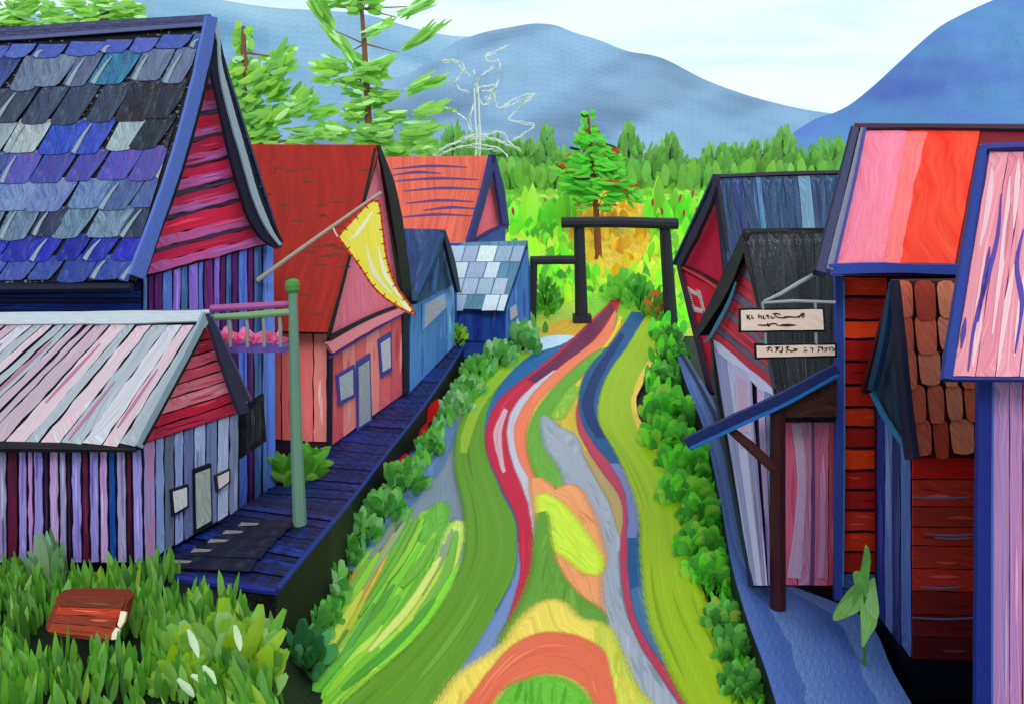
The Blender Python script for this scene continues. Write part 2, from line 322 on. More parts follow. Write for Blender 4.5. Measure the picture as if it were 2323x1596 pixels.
lay(mb, PB, [(326, 1006), (543, 936), (541, 1154), (329, 1273)], 9, 'v', [((150, 140, 196), (200, 110, 150)), ((110, 132, 190), (140, 160, 210)), ((100, 106, 140), (80, 90, 120)), ((140, 158, 210), (110, 120, 180)), ((100, 110, 160), (84, 90, 140)), ((168, 180, 224), (140, 150, 200)), ((98, 108, 160), (120, 130, 180)), ((176, 184, 222), (150, 160, 200)), ((132, 140, 176), (110, 120, 160))], gap=5, amp=2.2, seq=True, off=.01, jt=.15)
wB = child(mb, 'wall', WOOD, Bh)
mb = MB(); lay(mb, PB, [(467, 740), (473, 742), (548, 934), (330, 1004)], 8, 'h', [((196, 30, 64), (170, 24, 60)), ((204, 44, 78), (120, 24, 60)), ((206, 60, 92), (220, 110, 140)), ((214, 84, 110), (200, 50, 80)), ((222, 120, 140), (200, 70, 100)), ((226, 140, 158), (206, 84, 112))], gap=4, amp=2.4, off=.05, seq=True, jt=.15)
child(mb, 'gable_siding', WOOD, Bh)
mb = MB(); PS = Pl(pt(470, 706, apb.y), pt(-300, 724, apb.y), pt(310, 1012, 12.9))
q = [PS.at(474, 706), PS.at(-420, 726), PS.at(-420, 1004), PS.at(310, 1012)]
mb.slab(q, PS.n, -.08, BLK, (20, 14, 36))
xs = [-380]
while xs[-1] < 462: xs.append(min(468, xs[-1]+rnd.uniform(20, 40)))
GS = [((168, 176, 186), (140, 146, 160)), ((196, 200, 208), (176, 160, 180)), ((150, 150, 164), (196, 150, 172)), ((178, 184, 190), (214, 160, 180)), ((200, 150, 172), (160, 130, 156)), ((160, 166, 176), (190, 196, 204))]
for i in range(len(xs)-1):
    a, b = xs[i], xs[i+1]; sh = lambda x: x-160-(470-x)*.4
    c1, c2 = GS[rnd.randrange(6)]; g = rnd.choice([1.5, 2.5, 4, 7])
    patch(mb, PS, [(a+g, 738), (b, 737), (sh(b)-1, 1008+rnd.uniform(-4, 4)), (sh(a)+g*1.6, 1004+rnd.uniform(-4, 4))], c1, c2, th=.03, amp=3, d=((a, 738), (sh(a), 1004)), side=(40, 24, 60))
    if rnd.random() < .45:
        t0 = rnd.uniform(.1, .5); p = lambda t: (a+(sh(a)-a)*t+(b-a)*.45, 738+266*t)
        stroke(mb, PS, [p(t0), p(t0+.25), p(t0+.5)], [2, 7, 3], (206, 130, 160), (120, 60, 110), th=.006, off=.034)
mb.slab([q[0], q[1], q[1]+V((0, 1.0, -1.0)), q[0]+V((.4, 1.0, -1.75))], V((0, .8, .6)), .05, (90, 90, 120))
rB = child(mb, 'roof', METAL, Bh)
mb = MB(); stroke(mb, PS, [(-400, 728), (0, 722), (250, 720), (474, 716)], [26, 26, 28, 26], (166, 176, 192), (196, 200, 206), off=.03, th=.04); mb.build('ridge_cap', METAL, rB)
mb = MB(); stroke(mb, PB, [(470, 712), (492, 760), (524, 850), (556, 936)], [8, 18, 22, 22], (64, 60, 92), (40, 34, 64), off=.25, th=.08); child(mb, 'rake_board', FLAT, Bh)
mb = MB(); stroke(mb, PB, [(472, 712), (430, 796), (372, 900), (316, 1012)], [20, 15, 14, 18], (160, 176, 190), (120, 140, 160), off=.27, th=.05); stroke(mb, PB, [(466, 745), (430, 815), (376, 915), (326, 1008)], [4, 5, 5, 6], BLK, off=.28, th=.05); child(mb, 'rake_board', METAL, Bh)
mb = MB(); mb.tube([pt(-300, 1010, 12.92), pt(0, 1012, 12.92), pt(150, 1014, 12.92), pt(310, 1018, 12.92)], [.08, .08, .07, .04], BLK, (20, 16, 30)); child(mb, 'eave_board', DARK, Bh)
def window(root, pl, poly, inset, frame, pane, off=.04, name='window', fd=None, mat=STUC):
    mb = MB(); patch(mb, pl, poly, frame, fd or jit(frame, 14), th=.05, off=off, amp=.8); w = child(mb, name, mat, root)
    c = sum((V(p) for p in poly), V((0, 0)))/len(poly); mb = MB()
    ip = [c+(V(p)-c)*inset for p in poly]; patch(mb, pl, [tuple(p) for p in ip], pane[0], pane[1], th=.012, off=off+.051, amp=.6, d=(tuple(ip[0]), tuple(ip[3]))); mb.build('pane' if name == 'window' else 'panel', mat, w); return w
window(Bh, PB, [(389, 1110), (428, 1097), (429, 1150), (394, 1170)], .78, (24, 20, 40), ((212, 208, 214), (160, 160, 176)))
window(Bh, PB, [(490, 1078), (523, 1062), (523, 1092), (494, 1115)], .76, (40, 34, 44), ((188, 178, 186), (214, 206, 210)))
window(Bh, PB, [(441, 1064), (479, 1050), (482, 1188), (444, 1210)], .86, (16, 14, 26), ((122, 128, 130), (176, 182, 178)), name='door')
# black panel beside the shed
PBX = Pl(pt(548, 950, 15.5), pt(600, 950, 15.75), pt(548, 1050, 15.5))
mb = MB(); patch(mb, PBX, [(546, 930), (598, 893), (604, 1000), (545, 1040)], BLK, (28, 26, 36), th=.10, amp=1.5)
nb = tag(mb.build('board_panel', DARK, None, origin=PBX.at(575, 1030)), 'black wooden board panel fixed between the shed and the tall purple-walled house', 'panel')
mb = MB(); lay(mb, PBX, [(556, 938), (592, 912), (594, 990), (556, 1020)], 3, 'v', [((48, 50, 62), (26, 26, 34)), ((36, 36, 46), (60, 64, 76))], gap=2, off=.1); mb.build('slat', DARK, nb)

# ---- pink house with dark red roof
c0 = gp(750, 1014, 0); c1_ = gp(918, 893, 0); PC = vert_plane(c0, c1_)
Ch = thing('pink_house', (c0+c1_)/2, 'salmon pink house with dark red roof, one grey door and two grey windows', 'house', 'houses along the boardwalks')
apc = PC.at(856, 338); enc = PC.at(747, 760); efc = PC.at(922, 690)
mb = MB(); prism(mb, [c0+V((0, 0, GZ)), c1_+V((0, 0, GZ)), V((c1_.x, c1_.y, efc.z)), apc-V((0, 0, .1)), V((c0.x, c0.y, enc.z))], V((-7, 0, 0)), (30, 18, 40), (60, 30, 60))
SAL = ((224, 104, 108), (214, 88, 100)); SA2 = ((230, 122, 122), (240, 150, 146)); SA3 = ((196, 76, 92), (220, 100, 108))
PCF = Pl(c0+V((0, -.02, 0)), c0+V((-3, -.02, 0)), c0+V((0, -.02, 2)))
lay(mb, PCF, [(540, 752), (742, 758), (742, 1002), (540, 992)], 6, 'v', [SAL, SA2, SAL, ((234, 112, 108), (224, 96, 100)), ((232, 120, 116), (222, 96, 102)), SA2], gap=3, amp=2, seq=True)
lay(mb, PC, [(750, 800), (918, 708), (914, 892), (753, 1008)], 6, 'v', [SA3, SA2, SAL, SA2, SAL, SA3], gap=1, amp=1, seq=True, jt=.4)
child(mb, 'wall', STUC, Ch)
mb = MB(); patch(mb, PC, [(857, 352), (908, 690), (748, 764)], (212, 110, 152), (232, 112, 122), off=.03, amp=1.5, d=((857, 352), (840, 740))); child(mb, 'gable_panel', STUC, Ch)
mb = MB(); stroke(mb, PC, [(748, 790), (830, 742), (922, 700)], [26, 22, 12], (240, 150, 166), (232, 120, 140), off=.06, th=.08)
stroke(mb, PC, [(747, 812), (830, 762), (918, 710)], [4, 4, 3], (60, 50, 130), off=.1, th=.05); child(mb, 'fascia_board', STUC, Ch)
rc1, re0 = pt(560, 332, apc.y), pt(744, 758, 20.55)
PCR = Pl(apc+V((0, 0, .05)), rc1+V((-1, 0, 0)), re0); rr = [apc+V((0.1, 0, .05)), PCR.at(420, 332), PCR.at(420, 750), re0]
mb = MB(); mb.slab(rr, PCR.n, .1, (176, 30, 12), (130, 22, 14), d=V((1, 0, -1)), side=BLK)
for i in range(70):
    x, y = rnd.uniform(560, 840), rnd.uniform(350, 735)
    if x > 848-(y-335)*.25: continue
    if rnd.random() < .5: stroke(mb, PCR, [(x, y), (x+14, y-3), (x+28, y)], [2, 5, 2], (104, 44, 26), (90, 60, 40), th=.004, off=.1)
    else: stroke(mb, PCR, [(x, y), (x-8, y+18), (x-14, y+34)], [3, 7, 3], (176, 34, 12), (130, 24, 16), th=.004, off=.1)
bke = efc+V((0, .3, -.15)); mb.slab([rr[0], rr[1], V((rr[1].x, bke.y, bke.z)), bke], (rr[1]-rr[0]).cross(bke-rr[0]).normalized(), .08, (110, 18, 14))
child(mb, 'roof', paint('red_roof', su=10, sv=2, contrast=.15, dark=.1), Ch)
mb = MB(); stroke(mb, PC, [(858, 330), (884, 410), (902, 500), (916, 600), (926, 692)], [6, 20, 22, 23, 18], BLK, (34, 26, 46), off=.25, th=.03)
stroke(mb, PC, [(852, 336), (830, 440), (800, 560), (748, 762)], [4, 5, 5, 6], BLK, off=.25, th=.03); stroke(mb, PC, [(748, 768), (840, 720), (915, 690)], [11, 8, 5], BLK, (40, 30, 60), off=.1, th=.05); child(mb, 'rake_board', DARK, Ch)
mb = MB(); stroke(mb, PC, [(751, 800), (749, 1012)], 9, BLK, (30, 26, 80), off=.03, th=.05); child(mb, 'corner_board', DARK, Ch)
mb = MB(); stroke(mb, PC, [(920, 700), (922, 894)], 12, BLK, (30, 26, 60), off=.03, th=.05); child(mb, 'corner_board', DARK, Ch)
FRB = (66, 66, 150)
window(Ch, PC, [(765, 850), (805, 826), (806, 900), (770, 918)], .76, FRB, ((176, 184, 196), (150, 156, 170)))
window(Ch, PC, [(860, 770), (888, 752), (890, 842), (866, 856)], .74, FRB, ((176, 184, 200), (190, 180, 196)))
window(Ch, PC, [(811, 820), (840, 800), (844, 964), (813, 984)], .82, FRB, ((140, 148, 160), (168, 172, 182)), name='door')

# ---- orange striped house behind
d0 = pt(1070, 640, 38.5); d1 = pt(1147, 640, 42); d0.z = d1.z = 0; PD = vert_plane(d0, d1)
Dh = thing('orange_house', (d0+d1)/2, 'orange roofed house with indigo roof stripes and pink gable, behind the small blue houses', 'house', 'houses along the boardwalks')
apd = PD.at(1116, 358); mb = MB()
prism(mb, [d0, d1, PD.at(1146, 512), apd, PD.at(1072, 548)], V((-9, 0, 0)), (70, 96, 190), (50, 70, 160)); child(mb, 'wall', WOOD, Dh)
mb = MB(); patch(mb, PD, [(1117, 384), (1141, 508), (1078, 546)], (228, 92, 116), (236, 112, 130), off=.05); child(mb, 'gable_panel', STUC, Dh)
PDR = Pl(apd, pt(870, 362, apd.y), pt(1066, 556, 37.6)); mb = MB()
mb.slab([apd, PDR.at(830, 362), PDR.at(830, 556), PDR.at(1066, 556)], PDR.n, .15, (222, 104, 80), (206, 84, 70), d=V((1, 0, 0)), side=(60, 46, 110))
for (x0, x1, y) in [(890, 1060, 384), (890, 1085, 412), (915, 1095, 434), (920, 1075, 462), (960, 1080, 478), (905, 1070, 494), (890, 1000, 398)]:
    stroke(mb, PDR, [(x0, y), ((x0+x1)/2, y-7), (x1, y-4)], [2, 7, 2], (66, 52, 120), (110, 66, 110), th=.004, off=.15)
bkd = PD.at(1148, 512)+V((.1, .3, -.2)); mb.slab([apd, V((-6.8, apd.y, apd.z)), V((-6.8, bkd.y, bkd.z)), bkd], V((0, .7, .6)), .1, (170, 80, 70))
child(mb, 'roof', METAL, Dh)
mb = MB(); stroke(mb, PD, [(1120, 352), (1100, 440), (1068, 550)], [12, 13, 13], (52, 46, 118), off=.3, th=.15); stroke(mb, PD, [(1118, 352), (1136, 430), (1148, 514)], [10, 16, 15], (44, 44, 120), off=.3, th=.15); stroke(mb, PD, [(1068, 556), (1110, 528), (1148, 510)], [4, 6, 5], (52, 46, 118), off=.3, th=.15); child(mb, 'rake_board', FLAT, Dh)

# ---- blue house
e0 = gp(925, 893, 0); e1 = gp(1036, 780, 0); PE = vert_plane(e0, e1)
Eh = thing('blue_house', (e0+e1)/2, 'small sky-blue house with navy roof and one pale window, just past the pink house', 'house', 'houses along the boardwalks')
ape = PE.at(1006, 532); mb = MB()
prism(mb, [e0+V((0, 0, GZ)), e1+V((0, 0, GZ)), PE.at(1036, 655), ape-V((0, 0, .1)), PE.at(930, 690)], V((-5, 0, 0)), (24, 40, 110), (40, 90, 170))
lay(mb, PE, [(932, 688), (1030, 640), (1032, 782), (930, 888)], 5, 'v', [((84, 140, 206), (70, 124, 196)), ((92, 148, 212), (110, 164, 220)), ((80, 132, 200), (60, 110, 180))], gap=1.2, amp=1)
child(mb, 'wall', STUC, Eh)
mb = MB(); patch(mb, PE, [(1006, 545), (1034, 642), (944, 690)], (26, 104, 158), (16, 60, 120), off=.05, d=((1006, 545), (985, 670))); child(mb, 'gable_panel', ROOF, Eh)
PER_ = Pl(ape, pt(900, 528, ape.y), pt(942, 690, 25.6)); mb = MB()
mb.slab([ape+V((.05, 0, .05)), PER_.at(840, 526), PER_.at(840, 690), PER_.at(944, 690)], PER_.n, .14, (20, 62, 128), (10, 26, 70), side=BLK)
for i in range(9): x = 925+i*10; stroke(mb, PER_, [(x, 540), (x-4, 600), (x-12, 660)], [4, 9, 4], rnd.choice([(12, 18, 60), (28, 84, 150), (16, 44, 104)]), th=.01, off=.14)
bb = PE.at(1040, 652)+V((0, .2, 0)); mb.slab([ape, ape+V((-2.5, 0, 0)), V((bb.x-2.5, bb.y, bb.z)), bb], V((0, .7, .6)), .1, (16, 40, 90))
child(mb, 'roof', ROOF, Eh)
mb = MB(); stroke(mb, PE, [(1008, 524), (1026, 590), (1042, 664)], [6, 12, 6], (24, 44, 90), BLK, off=.25, th=.12); stroke(mb, PE, [(1008, 526), (985, 600), (946, 684)], [5, 8, 8], (14, 20, 60), (20, 90, 150), off=.25, th=.12); child(mb, 'rake_board', DARK, Eh)
window(Eh, PE, [(960, 690), (1012, 664), (1014, 696), (994, 716), (960, 750)], .86, (96, 150, 210), ((178, 176, 196), (160, 158, 184)))

# ---- grey shingled blue cottage
f0 = gp(1146, 776, 0); f1 = gp(1203, 728, 0); PG = vert_plane(f0, f1)
Fh = thing('blue_cottage', (f0+f1)/2, 'low blue cottage with roof of pale grey shingles, beside the black gate', 'house', 'houses along the boardwalks')
apf = PG.at(1190, 552); mb = MB()
prism(mb, [f0+V((0, 0, GZ)), f1+V((0, 0, GZ)), PG.at(1203, 610), apf, PG.at(1148, 706)], V((-4.3, 0, 0)), (22, 40, 120), (26, 66, 150))
PGF = Pl(f0+V((0, -.03, 0)), f0+V((-3, -.03, 0)), f0+V((0, -.03, 2))); lay(mb, PGF, [(1032, 700), (1144, 704), (1144, 776), (1032, 772)], 6, 'v', [((20, 50, 132), (24, 34, 120)), ((28, 70, 150), (20, 44, 130))], gap=.8)
lay(mb, PG, [(1148, 704), (1198, 560), (1200, 728), (1147, 776)], 3, 'v', [((62, 112, 190), (50, 96, 176))], gap=.6); child(mb, 'wall', STUC, Fh)
PGR = Pl(apf+V((0, 0, .05)), pt(1030, 560, apf.y), pt(1142, 706, f0.y-.35)); mb = MB()
mb.slab([PGR.at(1197, 550), PGR.at(1010, 556), PGR.at(1010, 704), PGR.at(1143, 708)], PGR.n, .1, (72, 116, 146), (88, 132, 160), side=(20, 40, 90))
for r_ in range(4):
    y0, y1 = 558+r_*37, 558+r_*37+35; x = 1012+rnd.uniform(0, 20)
    while x < 1192-(y0-552)*.34-14:
        w = min(rnd.uniform(30, 42), 1194-(y0-552)*.34-x)
        if rnd.random() < .86:
            cc = rnd.choice([(206, 222, 232), (168, 184, 208), (196, 212, 222), (150, 168, 196)])
            patch(mb, PGR, [(x+1, y0), (x+w-2, y0), (x+w-12, y1), (x-9, y1)], cc, jit(cc, 20), th=.03, off=.1, amp=1.2)
        x += w
mb.slab([PGR.at(1197, 550), PGR.at(1040, 554), PGR.at(1040, 554)+V((0, 1.6, -1.2)), PGR.at(1197, 550)+V((0, 1.6, -1.2))], V((0, .6, .8)), .08, (80, 110, 140))
child(mb, 'roof', ROOF, Fh)
window(Fh, PG, [(1156, 700), (1172, 688), (1175, 716), (1158, 730)], .85, (70, 120, 190), ((176, 176, 186), (160, 160, 176)))

# ---- black gate
YT = 39.6; PT = Pl(pt(1300, 600, YT), pt(1400, 600, YT), pt(1300, 700, YT))
Gt = thing('wooden_gate', pt(1400, 732, 39.6), 'black post-and-lintel timber gate standing at the far end of the coloured path', 'gate')
TM = (30, 30, 40); T2 = (46, 48, 58)
def post(name, x0, x1, w, y0, y1, Y=YT):
    mb = MB(); a, b = pt(x0, y0, Y), pt(x1, y1, Y); b.z = GZ; r = w/2/F*Y
    mb.tube([a, a.lerp(b, .5), b], [r*.9, r, r*1.1], TM, T2, sides=10); return child(mb, name, DARK, Gt)
post('post', 1313, 1319, 27, 510, 730); post('post', 1507, 1522, 28, 510, 732); post('post', 1211, 1206, 18, 588, 735)
mb = MB(); mb.tube([pt(1273, 505, YT-.2), pt(1400, 504, YT-.2), pt(1537, 508, YT-.2)], [.24, .25, .25], TM, T2, sides=10); child(mb, 'lintel', DARK, Gt)
mb = MB(); mb.tube([pt(1202, 591, YT), pt(1260, 590, YT), pt(1306, 590, YT)], [.19, .2, .2], TM, T2, sides=10); child(mb, 'side_beam', DARK, Gt)
mb = MB(); bz = pt(1320, 722, YT-.05); mb.box((bz.x-.40, bz.y-.35, GZ), (bz.x+.40, bz.y+.4, bz.z+.16), TM, T2); child(mb, 'base_block', DARK, Gt)

# ---- railing with green post, left
pz = lambda Y: max(0.0, min(.85, .85*(18.6-Y)/4.0)) if Y > 14.6 else .85
pb = gz(680, 1188, pz); YP = pb.y; PP = Pl(pb, pb+V((1, 0, 0)), pb+V((0, 0, 1)))
Rl = thing('railing', pb, 'sage green railing with tall round-capped post, in front of the purple plank wall', 'railing')
mb = MB(); t0 = pt(664, 662, YP); mb.tube([t0, pt(668, 850, YP), pt(674, 1050, YP), pb], [.075, .09, .105, .12], (120, 158, 136), (84, 122, 112), sides=10); ps = child(mb, 'post', FLAT, Rl)
mb = MB(); mb.tube([pt(663, 663, YP), pt(663, 657, YP), pt(663, 646, YP), pt(663, 637, YP), pt(663, 633, YP)], [.09, .12, .125, .11, .05], (70, 132, 60), (90, 150, 74), sides=12); mb.build('post_cap', FLAT, ps)
mb = MB(); mb.tube([pt(482, 720, YP), pt(560, 716, YP), pt(658, 708, YP)], [.05, .06, .06], (112, 152, 96), (136, 166, 130)); child(mb, 'handrail', FLAT, Rl)
for x in (487, 520, 559, 597, 634):
    mb = MB(); mb.tube([pt(x, 718, YP+.01), pt(x+2, 750, YP), pt(x+2, 786, YP)], [.03, .035, .03], (136, 150, 140), (150, 130, 160)); child(mb, 'baluster', FLAT, Rl)
# flower balcony on the purple wall
YB = YP+.35
Bl = thing('flower_box', pt(580, 800, YB), 'long purple flower box with a pink rail, on the purple wall behind the green railing', 'flower box')
mb = MB(); a = pt(492, 800, YB); b = pt(658, 778, YB+.35); mb.box(tuple(a), tuple(b), (122, 92, 190), (104, 80, 170), d=V((1, 0, 0))); child(mb, 'box', FLAT, Bl)
mb = MB(); mb.tube([pt(478, 700, YB), pt(560, 696, YB), pt(656, 690, YB)], [.06, .065, .055], (174, 92, 150), (150, 80, 150)); child(mb, 'rail', FLAT, Bl)
for i, (x, lb) in enumerate([(502, 'leftmost'), (542, 'second from the left'), (580, 'third from the left'), (620, 'rightmost')]):
    mb = MB(); c = pt(x, 778, YB+.15)
    for k in range(26):
        th = rnd.uniform(0, 6.28); d = V((math.cos(th)*.7, math.sin(th)*.7-.2, rnd.uniform(.3, 1.1)))
        mb.dab(c+d*.05+V((rnd.uniform(-.1, .1), 0, 0)), d, rnd.uniform(.1, .24), .12, rnd.choice([(226, 120, 160), (232, 146, 186), (214, 96, 134), (220, 160, 206)]))
    tag(mb.build('pink_flowers', LEAF, None, origin=c), 'clump of pink flowers in the purple flower box, %s of the four' % lb, 'flowers', 'pink flowers in the flower box')

# ---- banner on its pole
YF = 18.0; PBn = Pl(pt(600, 600, YF+.2), pt(860, 450, YF-.3), pt(600, 800, YF+.2))
mb = MB(); mb.tube([pt(584, 636, YF+.2), pt(650, 588, YF+.1), pt(720, 538, YF), pt(800, 482, YF-.1), pt(864, 437, YF-.2)], [.05, .045, .04, .035, .032], (206, 196, 178), (150, 140, 130))
FP = tag(mb.build('flagpole', FLAT, None, origin=pt(590, 632, YF+.2)), 'slanted off-white wooden flagpole reaching out from the corner of the tall purple house', 'flagpole')
pts = cr([(858, 456), (868, 520), (880, 600), (905, 660), (941, 712)], 8)+cr([(941, 712), (905, 690), (868, 672), (815, 610), (775, 545)], 8)[1:]+[V((760, 532)), V((790, 505)), V((826, 470))]
outl = [(858, 456), (868, 520), (878, 590), (898, 648), (941, 712), (893, 690), (850, 655), (812, 600), (772, 545), (768, 536), (800, 498), (835, 462)]
mb = MB(); mb.slab([PBn.at(p.x, p.y) for p in cr(outl, 40, True)], PBn.n, .025, (242, 226, 36), (250, 240, 120), d=V((.5, 0, -1)), side=(200, 40, 40))
for s_ in ([(845, 480), (810, 530), (790, 545)], [(858, 560), (872, 620), (910, 680)], [(830, 560), (850, 620), (890, 670)], [(905, 675), (920, 695), (936, 708)]): stroke(mb, PBn, s_, [2, 9, 2], (250, 250, 226), th=.004, off=.025)
FL = tag(mb.build('pennant', CLOTH, None, origin=PBn.at(850, 470)), 'yellow triangular pennant with stitched red hem hanging from the slanted pole', 'pennant')
mb = MB(); o2 = cr(outl, 40, True); stroke(mb, PBn, [tuple(p) for p in o2]+[tuple(o2[0])], 4.5, (206, 40, 50), (220, 90, 40), th=.008, off=.026, n=60)
for i in range(0, 40):
    p = o2[i]; q = o2[(i+1) % 40]; t = (q-p).normalized(); pr = V((-t.y, t.x)); stroke(mb, PBn, [tuple(p-pr*2), tuple(p+pr*1), tuple(p+pr*8)] if i % 2 == 0 else [tuple(p-pr*3), tuple(p), tuple(p+pr*3)], [2, 1.6], (90, 20, 30), th=.004, off=.036, n=3)
mb.build('hem', CLOTH, FL)
mb = MB(); mb.tube([pt(754, 514, YF-.05), pt(760, 528, YF-.05), pt(768, 541, YF-.05)], .018, (226, 216, 206)); mb.build('tie', FLAT, FL)

# ================================================================== RIGHT SIDE
# ---- far red house with blue roof
PH = Pl(pt(1535, 605, 29), pt(1645, 640, 26.2), pt(1535, 800, 29)); Hh = thing('red_house', gp(1600, 880, 0), 'far red house with blue plank roof and a white chalk mark on its wall', 'house', 'houses along the boardwalks')
aph = PH.at(1618, 400); n_ = V((3.8, 1.0, 0)); mb = MB()
wp = [(1622, 410), (1650, 640), (1660, 900), (1612, 895), (1585, 800), (1560, 700), (1537, 608)]
prism(mb, [PH.at(*p) for p in wp], V((5, .5, 0)), (150, 16, 40), (120, 14, 40)); patch(mb, PH, [(1618, 448), (1648, 600), (1642, 650), (1541, 600)], (204, 26, 58), (190, 30, 66), off=.02, d=((1618, 448), (1580, 620)))
patch(mb, PH, [(1543, 612), (1645, 668), (1650, 760), (1652, 900), (1614, 890), (1590, 800), (1562, 700)], (216, 26, 52), (200, 24, 60), off=.02, d=((1560, 620), (1610, 860))); child(mb, 'wall', STUC, Hh)
mb = MB(); stroke(mb, PH, [(1541, 604), (1590, 630), (1642, 664)], [4, 6, 9], (240, 96, 96), (224, 60, 70), off=.05, th=.03); stroke(mb, PH, [(1541, 598), (1590, 620), (1645, 652)], [2, 3, 3], (40, 20, 50), off=.05, th=.04); child(mb, 'trim_board', FLAT, Hh)
mb = MB()
for k in range(11):
    for a_, b_ in (((1551+k*1.4, 651+k*5.2), (1563+k*1.4, 653+k*5)), ((1578+k*1.3, 657+k*4.4), (1589+k*1.0, 663+k*4.6)), ((1553+k*3.4, 648+k*1.9), (1559+k*3.2, 662+k*1.5)), ((1566+k*2.4, 692+k*.9), (1568+k*2.4, 706+k*.5))):
        stroke(mb, PH, [a_, ((a_[0]+b_[0])/2+1, (a_[1]+b_[1])/2-1), b_], [1.6, 2.2, 1.6], (236, 222, 226), th=.006, off=.04, n=3)
child(mb, 'chalk_mark', FLAT, Hh)
PHR = Pl(pt(1620, 400, aph.y), pt(1900, 392, aph.y+.3), pt(1650, 660, 25.0)); mb = MB()
mb.slab([PHR.at(1620, 398), PHR.at(2080, 388), PHR.at(2080, 660), PHR.at(1652, 700)], PHR.n, -.2, (14, 20, 60))
bl = [((60, 118, 158), (36, 80, 130)), ((40, 60, 130), (30, 40, 90)), ((84, 136, 176), (130, 160, 186)), ((34, 76, 120), (20, 40, 80)), ((70, 124, 170), (50, 96, 150)), ((26, 34, 76), (50, 90, 140))]
lay(mb, PHR, [(1626, 404), (2060, 394), (2080, 660), (1662, 690)], 17, 'v', bl, gap=1, amp=2, jt=.5, off=0)
bh = PH.at(1536, 604)+V((-.1, .3, 0)); mb.slab([aph, aph+V((5, .5, 0)), bh+V((5, .5, 0)), bh], (aph-bh).cross(V((1, .1, 0))).normalized(), .1, (40, 70, 110))
child(mb, 'roof', ROOF, Hh)
mb = MB(); stroke(mb, PH, [(1620, 396), (1614, 436), (1582, 510), (1536, 604)], [5, 14, 16, 11], (34, 28, 44), (60, 60, 90), off=.25, th=.15); stroke(mb, PH, [(1620, 396), (1634, 500), (1652, 640)], [6, 8, 8], (34, 28, 44), off=.22, th=.1); child(mb, 'rake_board', DARK, Hh); mb = MB(); stroke(mb, PH, [(1538, 604), (1562, 700), (1588, 800), (1612, 890)], [8, 10, 13, 14], (50, 30, 60), (90, 40, 70), off=.06, th=.06); child(mb, 'corner_board', DARK, Hh); mb = MB()
stroke(mb, PHR, [(1622, 400), (1750, 394), (1900, 390), (2070, 388)], [6, 8, 7, 6], (34, 28, 44), (70, 50, 80), off=.03, th=.06); child(mb, 'ridge_cap', DARK, Hh)

# ---- black-roofed house with lavender wall
a1, a2, a3 = pt(1700, 1330, 14.3), pt(1765, 905, 14.3), pt(1612, 765, 22)
PI_ = Pl(a1, a2, a3); Ih = thing('black_roofed_house', gp(1740, 1330, 0), 'leaning lavender and pink plank house with black roof, right of the path behind the awning', 'house', 'houses along the boardwalks')
mb = MB(); bdy = [PI_.at(1622, 896), PI_.at(1702, 1330), PI_.at(1765, 905), PI_.at(1690, 600), PI_.at(1612, 765)]
prism(mb, [p-PI_.n*.03 for p in bdy], V((3.2, .3, 0)), (26, 20, 40), (60, 40, 80))
LV = ((165, 162, 215), (132, 132, 193)); LW = ((202, 195, 235), (176, 176, 226)); LP = ((211, 176, 226), (187, 165, 220))
lay(mb, PI_, [(1616, 776), (1700, 838), (1738, 1326), (1703, 1326)], 3, 'v', [LV, LW, ((160, 140, 190), (130, 120, 180))], gap=2, amp=1, seq=True, jt=.1)
patch(mb, PI_, [(1616, 770), (1640, 782), (1752, 874), (1757, 905), (1742, 908), (1700, 858), (1628, 800)], (211, 211, 245), (187, 189, 235), off=.04, d=((1620, 780), (1750, 890)))
PIF = Pl(pt(1700, 1330, 14.28), pt(1765, 1330, 14.28), pt(1765, 905, 14.28))
lay(mb, PIF, [(1716, 880), (1768, 900), (1768, 1326), (1742, 1326)], 3, 'v', [LP, ((110, 118, 170), (150, 160, 206)), LW], gap=2, amp=1, seq=True)
lay(mb, PIF, [(1768, 930), (1960, 930), (1960, 1326), (1762, 1326)], 5, 'v', [((206, 84, 116), (216, 110, 140)), ((200, 60, 90), (180, 170, 206)), ((214, 90, 116), (200, 130, 170)), ((222, 96, 110), (214, 70, 90)), ((214, 90, 104), (190, 60, 84))], gap=2.5, amp=1.5, seq=True, jt=.5)
stroke(mb, PIF, [(1806, 960), (1818, 1100), (1800, 1310)], [22, 20, 30], (200, 190, 214), (196, 110, 150), th=.01, off=.045); stroke(mb, PIF, [(1862, 1070), (1866, 1200), (1860, 1310)], [6, 12, 14], (200, 160, 196), (206, 110, 140), th=.01, off=.045); stroke(mb, PIF, [(1843, 950), (1845, 1100), (1842, 1325)], [5, 7, 9], (84, 70, 130), (120, 60, 90), th=.01, off=.045)
child(mb, 'wall', STUC, Ih)
window(Ih, PI_, [(1666, 825), (1698, 846), (1704, 1000), (1672, 1000)], .74, (186, 176, 212), ((206, 170, 208), (190, 150, 200)), name='door', off=.03)
mb = MB(); lay(mb, PI_, [(1690, 590), (1700, 592), (1752, 880), (1614, 764)], 12, 'h', [((190, 24, 56), (206, 50, 80)), ((118, 96, 124), (90, 80, 110)), ((200, 30, 62), (180, 30, 64))], gap=1.5, amp=1.4, off=.04, seq=True, jt=.3); child(mb, 'gable_siding', WOOD, Ih)
apI = pt(1690, 528, 18.0); eI = pt(1762, 930, 13.95)
PIR = Pl(apI, pt(1890, 522, 18.1), pt(1790, 930, 13.95)); mb = MB()
mb.slab([PIR.at(1680, 530), PIR.at(1925, 524), PIR.at(1897, 945), PIR.at(1765, 945), PIR.at(1742, 780)], PIR.n, -.12, (16, 14, 20))
